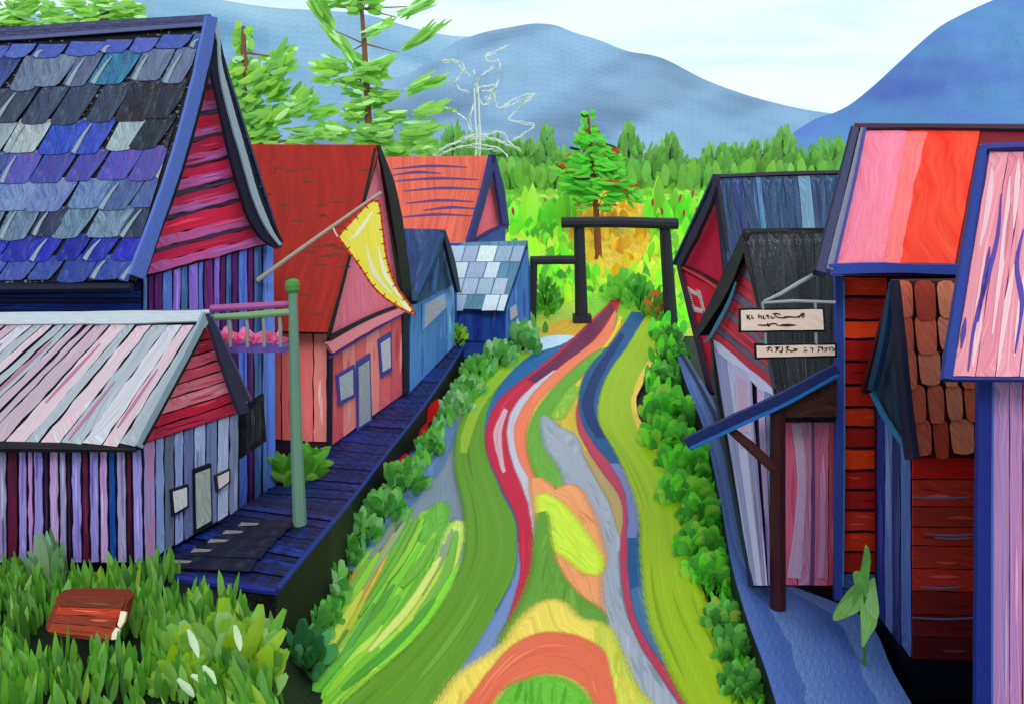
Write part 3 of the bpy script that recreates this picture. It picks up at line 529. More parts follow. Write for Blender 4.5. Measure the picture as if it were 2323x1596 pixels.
bk_ = [((30, 28, 36), (60, 66, 74)), ((20, 18, 24), (44, 44, 52)), ((44, 48, 56), (24, 22, 28)), ((70, 72, 78), (26, 24, 30))]
lay(mb, PIR, [(1692, 534), (1925, 530), (1897, 935), (1768, 930)], 9, 'v', bk_, gap=.6, amp=2.5, jt=.4, off=0)
eF = pt(1578, 762, 22); mb.slab([apI, apI+V((3.4, .3, 0)), eF+V((3.8, .3, 0)), eF], (apI-eF).cross(V((1, .1, 0))).normalized(), .1, (24, 22, 30))
child(mb, 'roof', ROOF, Ih)
PIO = Pl(apI, eF, V((apI.x, apI.y, 0))) ; mb = MB()
stroke(mb, PIO, [(1694, 526), (1672, 580), (1636, 660), (1576, 764)], [12, 24, 24, 10], (34, 30, 40), (50, 52, 60), off=.02, th=.03); stroke(mb, PIO, [(1668, 640), (1650, 690), (1612, 760), (1596, 776)], [3, 8, 9, 4], (84, 150, 186), (50, 110, 160), off=.05, th=.02)
child(mb, 'rake_board', DARK, Ih)
mb = MB(); stroke(mb, PI_, [(1698, 590), (1722, 700), (1752, 880)], [4, 6, 4], (60, 50, 80), off=.07, th=.04); child(mb, 'rake_board', DARK, Ih); mb = MB(); stroke(mb, PI_, [(1613, 768), (1616, 830), (1622, 896), (1660, 1110), (1704, 1330)], [6, 6, 6, 7, 8], (16, 16, 40), (30, 34, 80), off=.02, th=.02); child(mb, 'corner_board', DARK, Ih)

# ---- bright red roofed house
Jh = thing('red_roofed_house', pt(1960, 1345, 14.1), 'narrow house with bright red and pink roof and stacked red boards', 'house', 'houses along the boardwalks')
YJ = 14.1; PJ = Pl(pt(1900, 800, YJ), pt(2000, 800, YJ), pt(1900, 1200, YJ))
jf = pt(1900, 625, YJ); mb = MB()
prism(mb, [V((jf.x, YJ, GZ)), V((jf.x, YJ, jf.z)), V((jf.x+1.7, 18, jf.z)), V((jf.x+1.7, 18, GZ))], V((4.5, 0, 0)), (16, 14, 40), (30, 20, 60))
RB = [((241, 62, 24), (224, 44, 26)), ((188, 33, 24), (168, 26, 26)), ((239, 56, 15), (245, 73, 29)), ((183, 26, 29), (197, 33, 26)), ((190, 29, 31), (168, 24, 29)), ((197, 38, 29), (224, 49, 26))]
lay(mb, PJ, [(1912, 628), (2010, 628), (2010, 1300), (1914, 1300)], 14, 'h', RB, gap=8, amp=2, seq=True, th=.05, jt=.12)
lay(mb, PJ, [(1914, 1300), (2010, 1300), (2010, 1360), (1914, 1360)], 2, 'h', [((90, 120, 180), (50, 70, 140))], gap=3)
child(mb, 'wall', WOOD, Jh)
mb = MB(); stroke(mb, PJ, [(1904, 626), (1905, 900), (1902, 1150), (1903, 1362)], [20, 17, 16, 18], (62, 84, 176), (40, 50, 130), off=.05, th=.1); stroke(mb, PJ, [(1914, 640), (1915, 1000), (1912, 1330)], [3, 3, 3], (80, 150, 200), (40, 90, 160), off=.08, th=.09); child(mb, 'corner_post', WOOD, Jh)
PJR = Pl(pt(1945, 290, 16.0), pt(2322, 292, 16.0), pt(1895, 605, 13.4)); mb = MB()
cs = [PJR.at(1940, 288), PJR.at(2700, 292), PJR.at(2700, 610), PJR.at(1888, 612)]; mb.slab(cs, PJR.n, -.12, (120, 16, 24), (90, 12, 26))
patch(mb, PJR, [(1965, 296), (2062, 298), (2003, 596), (1898, 600)], (238, 138, 166), (234, 104, 132), amp=2, d=((1965, 296), (1900, 600)))
patch(mb, PJR, [(2062, 296), (2222, 296), (2165, 598), (2003, 596)], (228, 18, 10), (238, 84, 50), amp=2, d=((2200, 450), (2000, 452)))
patch(mb, PJR, [(2056, 300), (2104, 300), (2074, 420), (2040, 596), (2002, 594)], (238, 96, 84), (240, 128, 140), th=.003, off=.016, amp=5, d=((2200, 450), (2000, 452)))
patch(mb, PJR, [(1996, 480), (2018, 470), (2000, 590), (1930, 592)], (236, 112, 128), (238, 140, 166), th=.003, off=.016, amp=4, d=((2200, 450), (2000, 452)))
patch(mb, PJR, [(2224, 300), (2700, 300), (2700, 600), (2168, 598)], (122, 16, 34), (104, 12, 30), amp=1)
mb.slab([cs[0], cs[1], cs[1]+V((0, 2.4, -2.0)), cs[0]+V((.9, 2.4, -2.0))], V((0, .7, .7)), .1, (110, 20, 30))
child(mb, 'roof', FLAT, Jh)
r0_, r1_ = pt(1950, 286, 16.0), pt(1872, 612, 13.4); PJS = Pl(r0_, r1_, pt(1900, 612, 13.4)); mb = MB()
stroke(mb, PJS, [(1940, 288), (1912, 400), (1862, 616)], [16, 22, 26], (74, 78, 116), (40, 36, 70), off=.02, th=.12); stroke(mb, PJS, [(1957, 290), (1930, 410), (1882, 610)], [10, 14, 16], (150, 150, 164), (64, 70, 120), off=.05, th=.12); stroke(mb, PJS, [(1962, 290), (1938, 410), (1893, 606)], [7, 7, 7], (60, 64, 130), off=.06, th=.13); stroke(mb, PJS, [(1932, 286), (1900, 410), (1848, 612)], [4, 4, 4], (30, 26, 50), off=.04, th=.12); child(mb, 'rake_board', FLAT, Jh)
mb = MB(); stroke(mb, PJR, [(1940, 287), (2100, 285), (2322, 288), (2700, 290)], [7, 9, 8, 8], (60, 34, 60), (40, 24, 50), off=.03, th=.06); child(mb, 'ridge_cap', DARK, Jh)
PJE = Pl(pt(1890, 605, 13.3), pt(2100, 605, 13.3), pt(1890, 700, 13.3)); mb = MB(); stroke(mb, PJE, [(1882, 612), (2000, 608), (2175, 612), (2500, 612)], [24, 20, 26, 24], (60, 90, 190), (40, 60, 160), th=.1); child(mb, 'eave_board', FLAT, Jh)

# ---- brown shingle hut
h0 = gp(2066, 1492, 0); h1 = gp(1986, 1385, 0); PK = vert_plane(h0, h1)
Kh = thing('brown_shingled_hut', (h0+h1)/2, 'narrow hut with brown shingle roof, teal gable and brick-red boards, before the red-roofed house', 'house', 'houses along the boardwalks')
apk = PK.at(2024, 650); enk = PK.at(2064, 1040); efk = PK.at(1982, 900); mb = MB()
prism(mb, [V((h0.x, h0.y, GZ)), V((h1.x, h1.y, GZ)), efk, apk, enk], V((2.4, .2, 0)), (12, 12, 30), (20, 14, 40))
lay(mb, PK, [(1988, 905), (2062, 1030), (2064, 1488), (1988, 1392)], 4, 'v', [((34, 40, 110), (50, 60, 140)), ((108, 132, 196), (80, 100, 170)), ((30, 34, 90), (60, 70, 130)), ((96, 120, 186), (60, 80, 150))], gap=2, amp=2, seq=True, jt=.4)
PKF = Pl(h0+V((0, -.03, 0)), h0+V((2, .03, 0)), h0+V((0, -.03, 2)))
lay(mb, PKF, [(2070, 1036), (2216, 1036), (2216, 1498), (2070, 1494)], 9, 'h', [((231, 33, 25), (193, 39, 29)), ((197, 50, 32), (165, 39, 32)), ((173, 46, 34), (142, 43, 37)), ((203, 60, 34), (159, 39, 32)), ((187, 46, 34), (151, 39, 37)), ((175, 50, 37), (220, 56, 37)), ((142, 36, 34), (118, 26, 32)), ((124, 36, 32), (87, 22, 29)), ((96, 22, 29), (69, 16, 27))], gap=3, amp=1.5, seq=True, jt=.3)
for (y, x0, x1) in [(1126, 2070, 2200), (1210, 2100, 2216), (1218, 2120, 2212), (1400, 2070, 2214), (1330, 2090, 2180)]: stroke(mb, PKF, [(x0, y), ((x0+x1)/2, y+3), (x1, y)], [2, 4, 2], (110, 140, 190), (90, 60, 90), th=.01, off=.04)
child(mb, 'wall', WOOD, Kh)
mb = MB(); patch(mb, PK, [(2020, 656), (2056, 1024), (2012, 960), (1976, 892), (1994, 790)], (44, 76, 96), (20, 34, 66), off=.06, d=((2020, 656), (2030, 980)), amp=2); child(mb, 'gable_panel', ROOF, Kh)
PKR = Pl(PK.at(2024, 640), PK.at(2024, 640)+V((3, .25, 0)), pt(2068, 1036, 12.05)); mb = MB()
mb.slab([PKR.at(2020, 638), PKR.at(2330, 636), PKR.at(2330, 1036), PKR.at(2066, 1036)], PKR.n, -.1, (70, 26, 30), (60, 70, 110))
BR = [((214, 75, 51), (244, 134, 102)), ((183, 53, 34), (207, 85, 58)), ((245, 156, 122), (219, 102, 75)), ((192, 68, 43), (239, 122, 92))]
for r_ in range(5):
    y0 = 642+r_*78; x = 2024+(y0-640)*.1+rnd.uniform(-4, 4)
    while x < 2300:
        w = rnd.uniform(36, 58); y1 = y0+rnd.uniform(74, 90); c = rnd.choice(BR)
        P = cr([(x+5, y0), (x+w-7, y0), (x+w-4, (y0+y1)/2), (x+w-8, y1-3), (x+w*.5, y1), (x+6, y1-3), (x+2, (y0+y1)/2)], 16, True)
        mb.slab([PKR.at(p.x+(p.y-y0)*.05, p.y)+PKR.n*(.005+.02*(p.y-y0)/(y1-y0)) for p in P], PKR.n, .03, jit(c[0]), jit(c[1]), d=V((0, -.5, -1)), side=(60, 20, 30)); x += w
b2 = efk+V((-.1, .2, 0)); mb.slab([PK.at(2024, 640), PK.at(2024, 640)+V((2.4, .2, 0)), b2+V((2.4, .2, 0)), b2], (PK.at(2024, 640)-b2).cross(V((1, .08, 0))).normalized(), .07, (90, 34, 30))
child(mb, 'roof', paint('brown_shingle', su=14, sv=1.6, contrast=.3, dark=.12), Kh)
mb = MB(); stroke(mb, PK, [(2022, 636), (2034, 780), (2048, 930), (2062, 1040)], [10, 18, 20, 22], (16, 16, 44), (30, 30, 70), off=.2, th=.08); stroke(mb, PK, [(2018, 640), (1998, 770), (1972, 884)], [4, 12, 12], (22, 30, 60), (20, 90, 150), off=.2, th=.08); stroke(mb, PK, [(1974, 890), (2005, 950), (2052, 1020)], [5, 6, 5], (60, 150, 200), (30, 90, 160), off=.16, th=.05); child(mb, 'rake_board', DARK, Kh)

# ---- nearest pink-roofed house
YL = 10.0; PL_ = Pl(pt(2220, 900, YL), pt(2300, 900, YL), pt(2220, 1200, YL))
Lh = thing('pink_roofed_house', pt(2300, 1750, YL), 'nearest house at the right edge with streaky pink metal roof and mauve plank wall', 'house', 'houses along the boardwalks')
lf = pt(2222, 860, YL); mb = MB()
prism(mb, [V((lf.x, YL, GZ)), V((lf.x, YL, lf.z)), V((6.4, 11.9, lf.z)), V((6.4, 11.9, GZ))], V((3.5, 0, 0)), (26, 30, 90), (40, 40, 110))
lay(mb, PL_, [(2250, 858), (2560, 858), (2560, 1760), (2250, 1760)], 9, 'v', [((140, 110, 176), (190, 130, 176)), ((196, 120, 160), (120, 110, 180)), ((176, 60, 110), (196, 140, 190)), ((150, 130, 190), (100, 110, 176))], gap=2.5, amp=2, jt=.4, seq=True)
child(mb, 'wall', WOOD, Lh)
mb = MB(); stroke(mb, PL_, [(2234, 862), (2232, 1200), (2230, 1500), (2230, 1760)], [28, 30, 32, 34], (30, 44, 132), (20, 26, 96), off=.03, th=.08); stroke(mb, PL_, [(2252, 880), (2250, 1200), (2250, 1700)], [5, 6, 5], (70, 90, 170), off=.04, th=.08); child(mb, 'corner_post', WOOD, Lh)
PLR = Pl(pt(2232, 340, 10.9), pt(2500, 338, 10.9), pt(2152, 855, 9.5)); mb = MB(); cs = [PLR.at(2228, 336), PLR.at(2700, 330), PLR.at(2700, 860), PLR.at(2148, 860)]
mb.slab(cs, PLR.n, -.1, (40, 56, 150), (30, 40, 120))
PK1 = [((224, 132, 150), (232, 158, 172)), ((230, 150, 164), (214, 110, 136)), ((222, 124, 146), (232, 170, 184)), ((214, 146, 170), (226, 176, 192))]
lay(mb, PLR, [(2244, 346), (2640, 340), (2640, 856), (2160, 852)], 9, 'v', PK1, gap=2, amp=2, seq=True)
for s_ in ([(2271, 440), (2262, 540), (2236, 640), (2210, 740), (2196, 840)], [(2322, 520), (2306, 600), (2318, 690), (2302, 800)], [(2190, 720), (2180, 790)], [(2330, 560), (2342, 640), (2326, 760)], [(2245, 560), (2226, 680), (2218, 730)]):
    stroke(mb, PLR, s_, [2, 9, 12, 7, 3], (54, 50, 150), (110, 80, 170), th=.008, off=.03)
for s_ in ([(2290, 400), (2276, 560), (2250, 760)], [(2300, 600), (2282, 700), (2262, 840)], [(2250, 380), (2240, 470), (2222, 560)], [(2226, 700), (2214, 770), (2206, 830)], [(2310, 360), (2306, 430), (2298, 520)]):
    stroke(mb, PLR, s_, [2, 14, 10, 3], (240, 206, 214), (232, 170, 190), th=.003, off=.028)
mb.slab([cs[0], cs[1], cs[1]+V((0, 1.3, -1.6)), cs[0]+V((.7, 1.3, -1.6))], V((0, .8, .6)), .08, (190, 110, 130))
child(mb, 'roof', METAL, Lh)
mb = MB(); stroke(mb, PLR, [(2232, 330), (2205, 500), (2172, 700), (2150, 858)], [14, 16, 18, 22], (40, 66, 156), (26, 40, 120), off=.05, th=.1); stroke(mb, PLR, [(2226, 334), (2300, 328), (2680, 326)], [12, 9, 8], (70, 60, 150), (40, 46, 130), off=.04, th=.08); child(mb, 'rake_board', FLAT, Lh)

# ---- awning with post
PM = Pl(pt(1560, 1010, 13.45), pt(1898, 836, 13.45), pt(1900, 1000, 13.45))
Mh = thing('awning', gp(1762, 1378, 0), 'slanting blue awning beam on a brown post before the lavender wall', 'awning')
mb = MB(); u0, u1 = PM.at(1560, 1008), PM.at(1900, 842); bk = V((0, .16, 0)); nn = (u1-u0).cross(bk).normalized()
if nn.z < 0: nn = -nn
mb.slab([u0, u1, u1+bk, u0+bk], nn, -.1, (28, 44, 104), (16, 22, 60), d=u1-u0, side=(30, 90, 160)); child(mb, 'roof_board', WOOD, Mh)
mb = MB(); stroke(mb, PM, [(1556, 1006), (1700, 938), (1780, 900), (1900, 836)], [22, 25, 22, 22], (26, 40, 104), (18, 20, 56), off=.02, th=.08); stroke(mb, PM, [(1566, 1016), (1700, 954), (1790, 912), (1900, 850)], [6, 8, 7, 5], (30, 110, 176), (24, 70, 150), off=.03, th=.09); child(mb, 'edge_beam', WOOD, Mh)
mb = MB(); PMb = Pl(pt(1740, 940, 13.7), pt(1895, 940, 13.7), pt(1895, 860, 13.7)); patch(mb, PMb, [(1734, 938), (1786, 908), (1898, 852), (1898, 944), (1780, 946)], (44, 26, 28), (84, 40, 24), th=.1, d=((1740, 940), (1895, 900))); child(mb, 'gusset', DARK, Mh)
mb = MB(); pp = gp(1762, 1374, 0); mb.tube([pt(1764, 920, 13.62), pt(1763, 1150, 13.62), V((pp.x, 13.62, 0))], [.12, .125, .125], (60, 22, 28), (40, 16, 24), sides=8); child(mb, 'post', WOOD, Mh)
mb = MB(); mb.tube([pt(1650, 968, 13.55), pt(1700, 1010, 13.55), pt(1756, 1062, 13.55)], [.06, .08, .08], (70, 34, 36), (44, 20, 30), sides=6); child(mb, 'brace', WOOD, Mh)

# ---- bracket and two hanging signs
YS = 13.5; PN = Pl(pt(1700, 700, YS), pt(1800, 700, YS), pt(1700, 800, YS))
Nh = thing('sign_bracket', pt(1890, 690, YS), 'pale grey metal bracket arm with a slanting brace, on the corner of the red-roofed house', 'bracket')
mb = MB(); mb.tube([pt(1730, 687, YS), pt(1800, 683, YS), pt(1894, 686, YS)], [.022, .026, .024], (180, 186, 192), (140, 146, 156)); child(mb, 'arm', FLAT, Nh)
mb = MB(); mb.tube([pt(1732, 684, YS), pt(1770, 667, YS), pt(1815, 640, YS), pt(1868, 612, YS)], [.02, .03, .034, .034], (176, 182, 190), (120, 126, 140)); child(mb, 'brace', FLAT, Nh)
def sign(poly, label, marks, linkx, y0, y1):
    mb = MB(); patch(mb, PN, poly, (240, 222, 204), (240, 200, 196), th=.05, off=.0, amp=1, side=(24, 18, 24), d=(poly[0], poly[1])); s = tag(mb.build('hanging_sign', FLAT, None, origin=PN.at(*poly[0])), label, 'sign', 'hanging signs')
    mb = MB(); c = sum((V(p) for p in poly), V((0, 0)))/4; patch(mb, PN, [tuple(c+(V(p)-c)*1.0+V(((5 if p[0] > c.x else -5), (4.5 if p[1] > c.y else -4.5)))) for p in poly], (18, 14, 22), th=.03, off=-.012); mb.build('frame', DARK, s)
    mb = MB()
    for m in marks: stroke(mb, PN, m, [1.5, 3.4, 1.6], (40, 30, 26), (70, 56, 44), th=.004, off=.053, n=5)
    mb.build('lettering', FLAT, s)
    for x in linkx: mb = MB(); mb.tube([pt(x, y0, YS+.0), pt(x+1, y1, YS+.0)], .024, (140, 150, 160)); mb.build('hanger', FLAT, s)
R3 = lambda pts: [((1600+x/3.546)*.9359, (650+y/3.546)*.9359) for x, y in pts]
m1 = [R3(p) for p in ([(742, 398), (748, 420), (752, 442)], [(742, 432), (770, 402)], [(758, 425), (775, 445)], [(785, 405), (790, 435), (805, 430)], [(845, 395), (848, 435)], [(850, 415), (866, 412), (870, 438)], [(885, 405), (888, 438), (905, 432)], [(905, 415), (930, 402)], [(925, 400), (928, 438)], [(945, 410), (960, 432), (985, 425)], [(960, 395), (1010, 392), (1035, 404)], [(990, 385), (985, 410), (1010, 418)], [(1000, 425), (1060, 430), (1100, 424)], [(1060, 418), (1120, 420), (1170, 426)], [(1150, 425), (1200, 415), (1232, 395)], [(1190, 432), (1215, 400), (1225, 430)], [(1205, 395), (1235, 390), (1232, 425)], [(835, 490), (900, 492), (950, 488)], [(920, 470), (925, 500), (945, 498)], [(930, 482), (990, 478), (1010, 496)], [(1000, 492), (1090, 496), (1170, 490)], [(1040, 485), (1110, 486), (1150, 488)])]
m2 = [R3(p) for p in ([(910, 690), (945, 678), (960, 692)], [(935, 672), (930, 700), (915, 716)], [(945, 700), (965, 715)], [(980, 676), (1010, 682), (1030, 676)], [(990, 690), (1020, 696)], [(1005, 676), (1000, 705), (990, 720)], [(1045, 672), (1050, 700), (1040, 728)], [(1020, 712), (1050, 716)], [(1075, 682), (1110, 678)], [(1090, 668), (1092, 700), (1080, 722)], [(1095, 695), (1130, 715), (1160, 700)], [(1140, 690), (1180, 698), (1150, 712)], [(1235, 690), (1250, 684)], [(1230, 712), (1265, 706)], [(1285, 684), (1310, 690), (1305, 718)], [(1350, 676), (1380, 680), (1400, 690)], [(1365, 690), (1355, 722)], [(1390, 672), (1395, 710)], [(1405, 690), (1430, 684), (1425, 710), (1405, 712)], [(1440, 680), (1460, 690), (1450, 708)], [(1465, 675), (1490, 690), (1500, 705), (1470, 708)])]
sign([(1680, 704), (1865, 702), (1868, 748), (1681, 750)], 'upper cream hanging sign with two rows of brushed dark writing', m1, (1729, 1848), 686, 702)
sign([(1715, 784), (1893, 782), (1893, 806), (1717, 810)], 'lower, narrower cream hanging sign with one row of brushed dark characters', m2, (1735, 1850), 755, 780)
# red box below upper sign (part of the siding end)
# ================================================================== GROUND
mb = MB(); mb.face([V((-3000, -60, GZ-.1)), V((3000, -60, GZ-.1)), V((3000, 3000, GZ-.1)), V((-3000, 3000, GZ-.1))], (70, 110, 50), (90, 130, 60), sc=.2)
tag(mb.build('ground', GRND), kind='structure')
mb = MB(); mb.face([V((-14, 5, GZ-.05)), V((14, 5, GZ-.05)), V((14, 37, GZ-.05)), V((-14, 37, GZ-.05))], (14, 14, 20), (26, 30, 26), sc=1)
tag(mb.build('soil', GRND), kind='structure')
# left boardwalk
def deck(mb, inner, outer, zf, n, cols, drop, dark=None):
    I, O = cr(inner, n+1), cr(outer, n+1); 
    A_, B_ = [gz(p.x, p.y, zf) for p in I], [gz(p.x, p.y, zf) for p in O]
    for i in range(n):
        a, b, c, d = A_[i], B_[i], B_[i+1], A_[i+1]; g = (d-a)*.03; g2 = (c-b)*.03; c1 = rnd.choice(cols)
        dz = V((0, 0, rnd.uniform(-.012, .012)))
        mb.face([a+g+dz, b+g2+dz, c-g2+dz, d-g+dz], jit(c1[0], 6), c1[1], d=b-a)
        for p, q in ((a, d), (b, c)): mb.face([p, q, V((q.x, q.y, GZ-.05)), V((p.x, p.y, GZ-.05))], drop[0], drop[1], d=q-p)
    a, b = A_[0], B_[0]; mb.face([a, b, V((b.x, b.y, GZ-.05)), V((a.x, a.y, GZ-.05))], drop[0], drop[1], d=b-a)
    s = V((0, 0, -.03)); 
    for i in range(n): mb.face([A_[i]+s, B_[i]+s, B_[i+1]+s, A_[i+1]+s], (6, 8, 24))
    return A_, B_
mb = MB()
inn = [(330, 1300), (420, 1215), (545, 1150), (620, 1104), (750, 1012), (840, 948), (918, 892), (980, 830), (1032, 778)]
out = [(628, 1340), (700, 1252), (772, 1166), (830, 1092), (880, 1026), (940, 950), (985, 888), (1020, 836), (1052, 786)]
A_, B_ = deck(mb, inn, out, pz, 58, [((12, 28, 106), (8, 10, 34)), ((16, 42, 130), (8, 12, 50)), ((8, 12, 44), (18, 40, 120)), ((18, 46, 136), (10, 14, 60)), ((8, 9, 26), (14, 28, 96)), ((10, 12, 34), (16, 32, 110))], ((13, 12, 15), (24, 20, 22)))
tag(mb.build('boardwalk', DECK), kind='structure')
mb = MB(); mb.tube([p+V((0, 0, .02)) for p in B_], .045, (22, 54, 146), (12, 22, 70), sides=6)
mb.tube([A_[0]+V((0, -.02, .0)), A_[0].lerp(B_[0], .5)+V((0, -.02, .0)), B_[0]+V((0, -.02, 0))], .05, (26, 34, 140), (14, 18, 70), sides=6)
tag(mb.build('boardwalk_edge', DECK), kind='structure')
# dark stepping slats beside the shed
mats = thing('slatted_mat', gz(520, 1250, pz), 'row of black slats with worn white ends laid on the blue boardwalk beside the shed', 'duckboard')
for (xa, ya, xb, yb, h) in [(548, 1194, 664, 1194, 9), (512, 1212, 644, 1214, 10), (478, 1232, 622, 1236, 11), (440, 1254, 600, 1260, 12), (396, 1280, 576, 1288, 13)]:
    mb = MB(); P = [gz(xa+8, ya-h, pz), gz(xb+8, yb-h, pz), gz(xb-8, yb+h, pz), gz(xa-12, ya+h, pz)]
    mb.slab([p+V((0, 0, .03)) for p in P], V((0, 0, 1)), .02, (10, 10, 22), (16, 22, 60), d=P[1]-P[0])
    P = [gz(xa, ya-3, pz), gz(xa+40, ya-1, pz), gz(xa+34, ya+3, pz), gz(xa-8, ya+5, pz)]; mb.slab([p+V((0, 0, .053)) for p in P], V((0, 0, 1)), .004, (176, 168, 168), (60, 60, 76), d=P[1]-P[0])
    child(mb, 'slat', DARK, mats)
# right boardwalk
z0 = lambda Y: 0.0
inR = [(1536, 808), (1556, 870), (1592, 960), (1618, 1060), (1640, 1170), (1655, 1260), (1672, 1330), (1700, 1420), (1740, 1530), (1790, 1700)]
outR = [(1556, 806), (1584, 850), (1632, 940), (1670, 1060), (1698, 1180), (1716, 1270), (1780, 1320), (1960, 1400), (2030, 1530), (2130, 1700)]
mb = MB(); I_, O_ = cr(inR, 40), cr(outR, 40); A_, B_ = [gp(p.x, p.y) for p in I_], [gp(p.x, p.y) for p in O_]; nb_ = 8
for s_ in range(nb_):
    for rep_ in range(1):
        cc = [((54, 86, 156), (74, 106, 170)), ((50, 80, 150), (66, 96, 160)), ((62, 94, 160), (92, 122, 176)), ((58, 90, 156), (84, 114, 172))][s_ % 4]; v = 0; o = rnd.uniform(0, 50); bk_ = rnd.randrange(14, 26)
        for i in range(39):
            if i == bk_: cc = (cc[1], cc[0]); o += 7
            w0, w1 = .06*noise.noise(V((i*.6, s_, 0))), .06*noise.noise(V(((i+1)*.6, s_, 0))); w2, w3 = .06*noise.noise(V((i*.6, s_+1, 0))), .06*noise.noise(V(((i+1)*.6, s_+1, 0)))
            P = [A_[i].lerp(B_[i], (s_+.006)/nb_+w0*(s_ > 0)), A_[i].lerp(B_[i], (s_+.994)/nb_+w2*(s_ < nb_-1)), A_[i+1].lerp(B_[i+1], (s_+.994)/nb_+w3*(s_ < nb_-1)), A_[i+1].lerp(B_[i+1], (s_+.006)/nb_+w1*(s_ > 0))]
            v2 = v+(P[3]-P[0]).length; wd = (P[1]-P[0]).length; mb.face(P, cc[0], cc[1], uvs=[(o, v*.8), (o+wd, v*.8), (o+wd, v2*.8), (o, v2*.8)]); v = v2
s_ = V((0, 0, -.02))
for i in range(39):
    mb.face([A_[i]+s_, B_[i]+s_, B_[i+1]+s_, A_[i+1]+s_], (10, 14, 50))
    for L_ in (A_, B_): p, q = L_[i], L_[i+1]; mb.face([p, q, V((q.x, q.y, GZ-.05)), V((p.x, p.y, GZ-.05))], (12, 12, 20), (24, 24, 40), d=q-p)
tag(mb.build('boardwalk', DECK), kind='structure')
PW = [gp(x, y)+V((0, 0, .06)) for x, y in [(1536, 812), (1556, 872), (1594, 962), (1620, 1062), (1650, 1172), (1672, 1262), (1700, 1336)]]
mb = MB(); mb.tube([gp(x, y)+V((0, 0, .03)) for x, y in [(1548, 808), (1574, 852), (1618, 938), (1652, 1050), (1682, 1180), (1702, 1330)]], [.06, .05, .05, .04, .04, .04], (12, 12, 30), (30, 40, 90), sides=6)
tag(mb.build('boardwalk_edge', DECK), kind='structure')
# ------------------------------------------------------------------ painted path
def r8(P): return [(561.6+x*.5893, 655.1+y*.5893) for x, y in P]
rd = MB(); LAY = [0]
def g3(p): return gp(p[0], p[1], GZ)
def band(Lp, Rp, c1, c2, n=46, wob=2.0, dl=1):
    LAY[0] += dl; z = V((0, 0, .0016*LAY[0])); Lq, Rq = cr(r8(Lp), n), cr(r8(Rp), n); ph = rnd.uniform(0, 99)
    A_ = [g3((p.x+wob*noise.noise(V((i*.5, ph, 0))), p.y))+z for i, p in enumerate(Lq)]; B_ = [g3((p.x+wob*noise.noise(V((i*.5, ph, 7))), p.y))+z for i, p in enumerate(Rq)]
    v = 0; o = rnd.uniform(0, 50)
    fl = lambda X, Z_, i: X[i]+(X[i]-Z_[i]).normalized()*min(.2, .05+.18*(X[i]-Z_[i]).length) if (X[i]-Z_[i]).length > 1e-4 else X[i]
    for X, Z_ in ((A_, B_), (B_, A_)):
        vv = 0; oo = rnd.uniform(0, 50)
        for i in range(n-1):
            a, b, c, d = X[i], fl(X, Z_, i), fl(X, Z_, i+1), X[i+1]; v3 = vv+(d-a).length; w_ = (b-a).length
            rd.face([a, b, c, d], c1, c2, uvs=[(oo, vv), (oo+w_, vv), (oo+w_, v3), (oo, v3)], al=(.98, 0, 0, .98)); vv = v3
    for i in range(n-1):
        wd = ((A_[i]-B_[i]).length); v2 = v+((A_[i+1]+B_[i+1])/2-(A_[i]+B_[i])/2).length; w2 = (A_[i+1]-B_[i+1]).length; m = 3
        for k in range(m):
            a, b, c, d = A_[i].lerp(B_[i], k/m), A_[i].lerp(B_[i], (k+1)/m), A_[i+1].lerp(B_[i+1], (k+1)/m), A_[i+1].lerp(B_[i+1], k/m)
            rd.face([a, b, c, d], c1, c2, uvs=[(o+wd*k/m, v), (o+wd*(k+1)/m, v), (o+w2*(k+1)/m, v2), (o+w2*k/m, v2)])
        v = v2
    for _ in range(max(8, n//3)):
        LAY[0] += .02; u = rnd.uniform(-.04, 1.0); i0 = rnd.randrange(0, n-6); m = rnd.randrange(5, 14); i1 = min(n-1, i0+m); w_ = rnd.uniform(.03, .12)
        lum = rnd.uniform(-26, 30); cc = jit(tuple(x+lum for x in rnd.choice([c1, c2])), 6); zz = V((0, 0, .0005+.0007*rnd.random())); dr = rnd.uniform(-.05, .05); o = rnd.uniform(0, 50); v = 0
        for i in range(i0, i1):
            f0, f1 = (i-i0)/(i1-i0), (i+1-i0)/(i1-i0); h0, h1 = w_*math.sin(math.pi*f0)**.7, w_*math.sin(math.pi*f1)**.7 if f1 < 1 else 0; u0, u1 = u+dr*f0, u+dr*f1
            P = [A_[i]+(B_[i]-A_[i])*(u0-h0/2), A_[i]+(B_[i]-A_[i])*(u0+h0/2), A_[i+1]+(B_[i+1]-A_[i+1])*(u1+h1/2), A_[i+1]+(B_[i+1]-A_[i+1])*(u1-h1/2)]
            v2 = v+(P[2]-P[1]).length; wd = (P[1]-P[0]).length+.01
            rd.face([p+zz for p in P], cc, c2, uvs=[(o, v), (o+wd, v), (o+wd, v2), (o, v2)]); v = v2
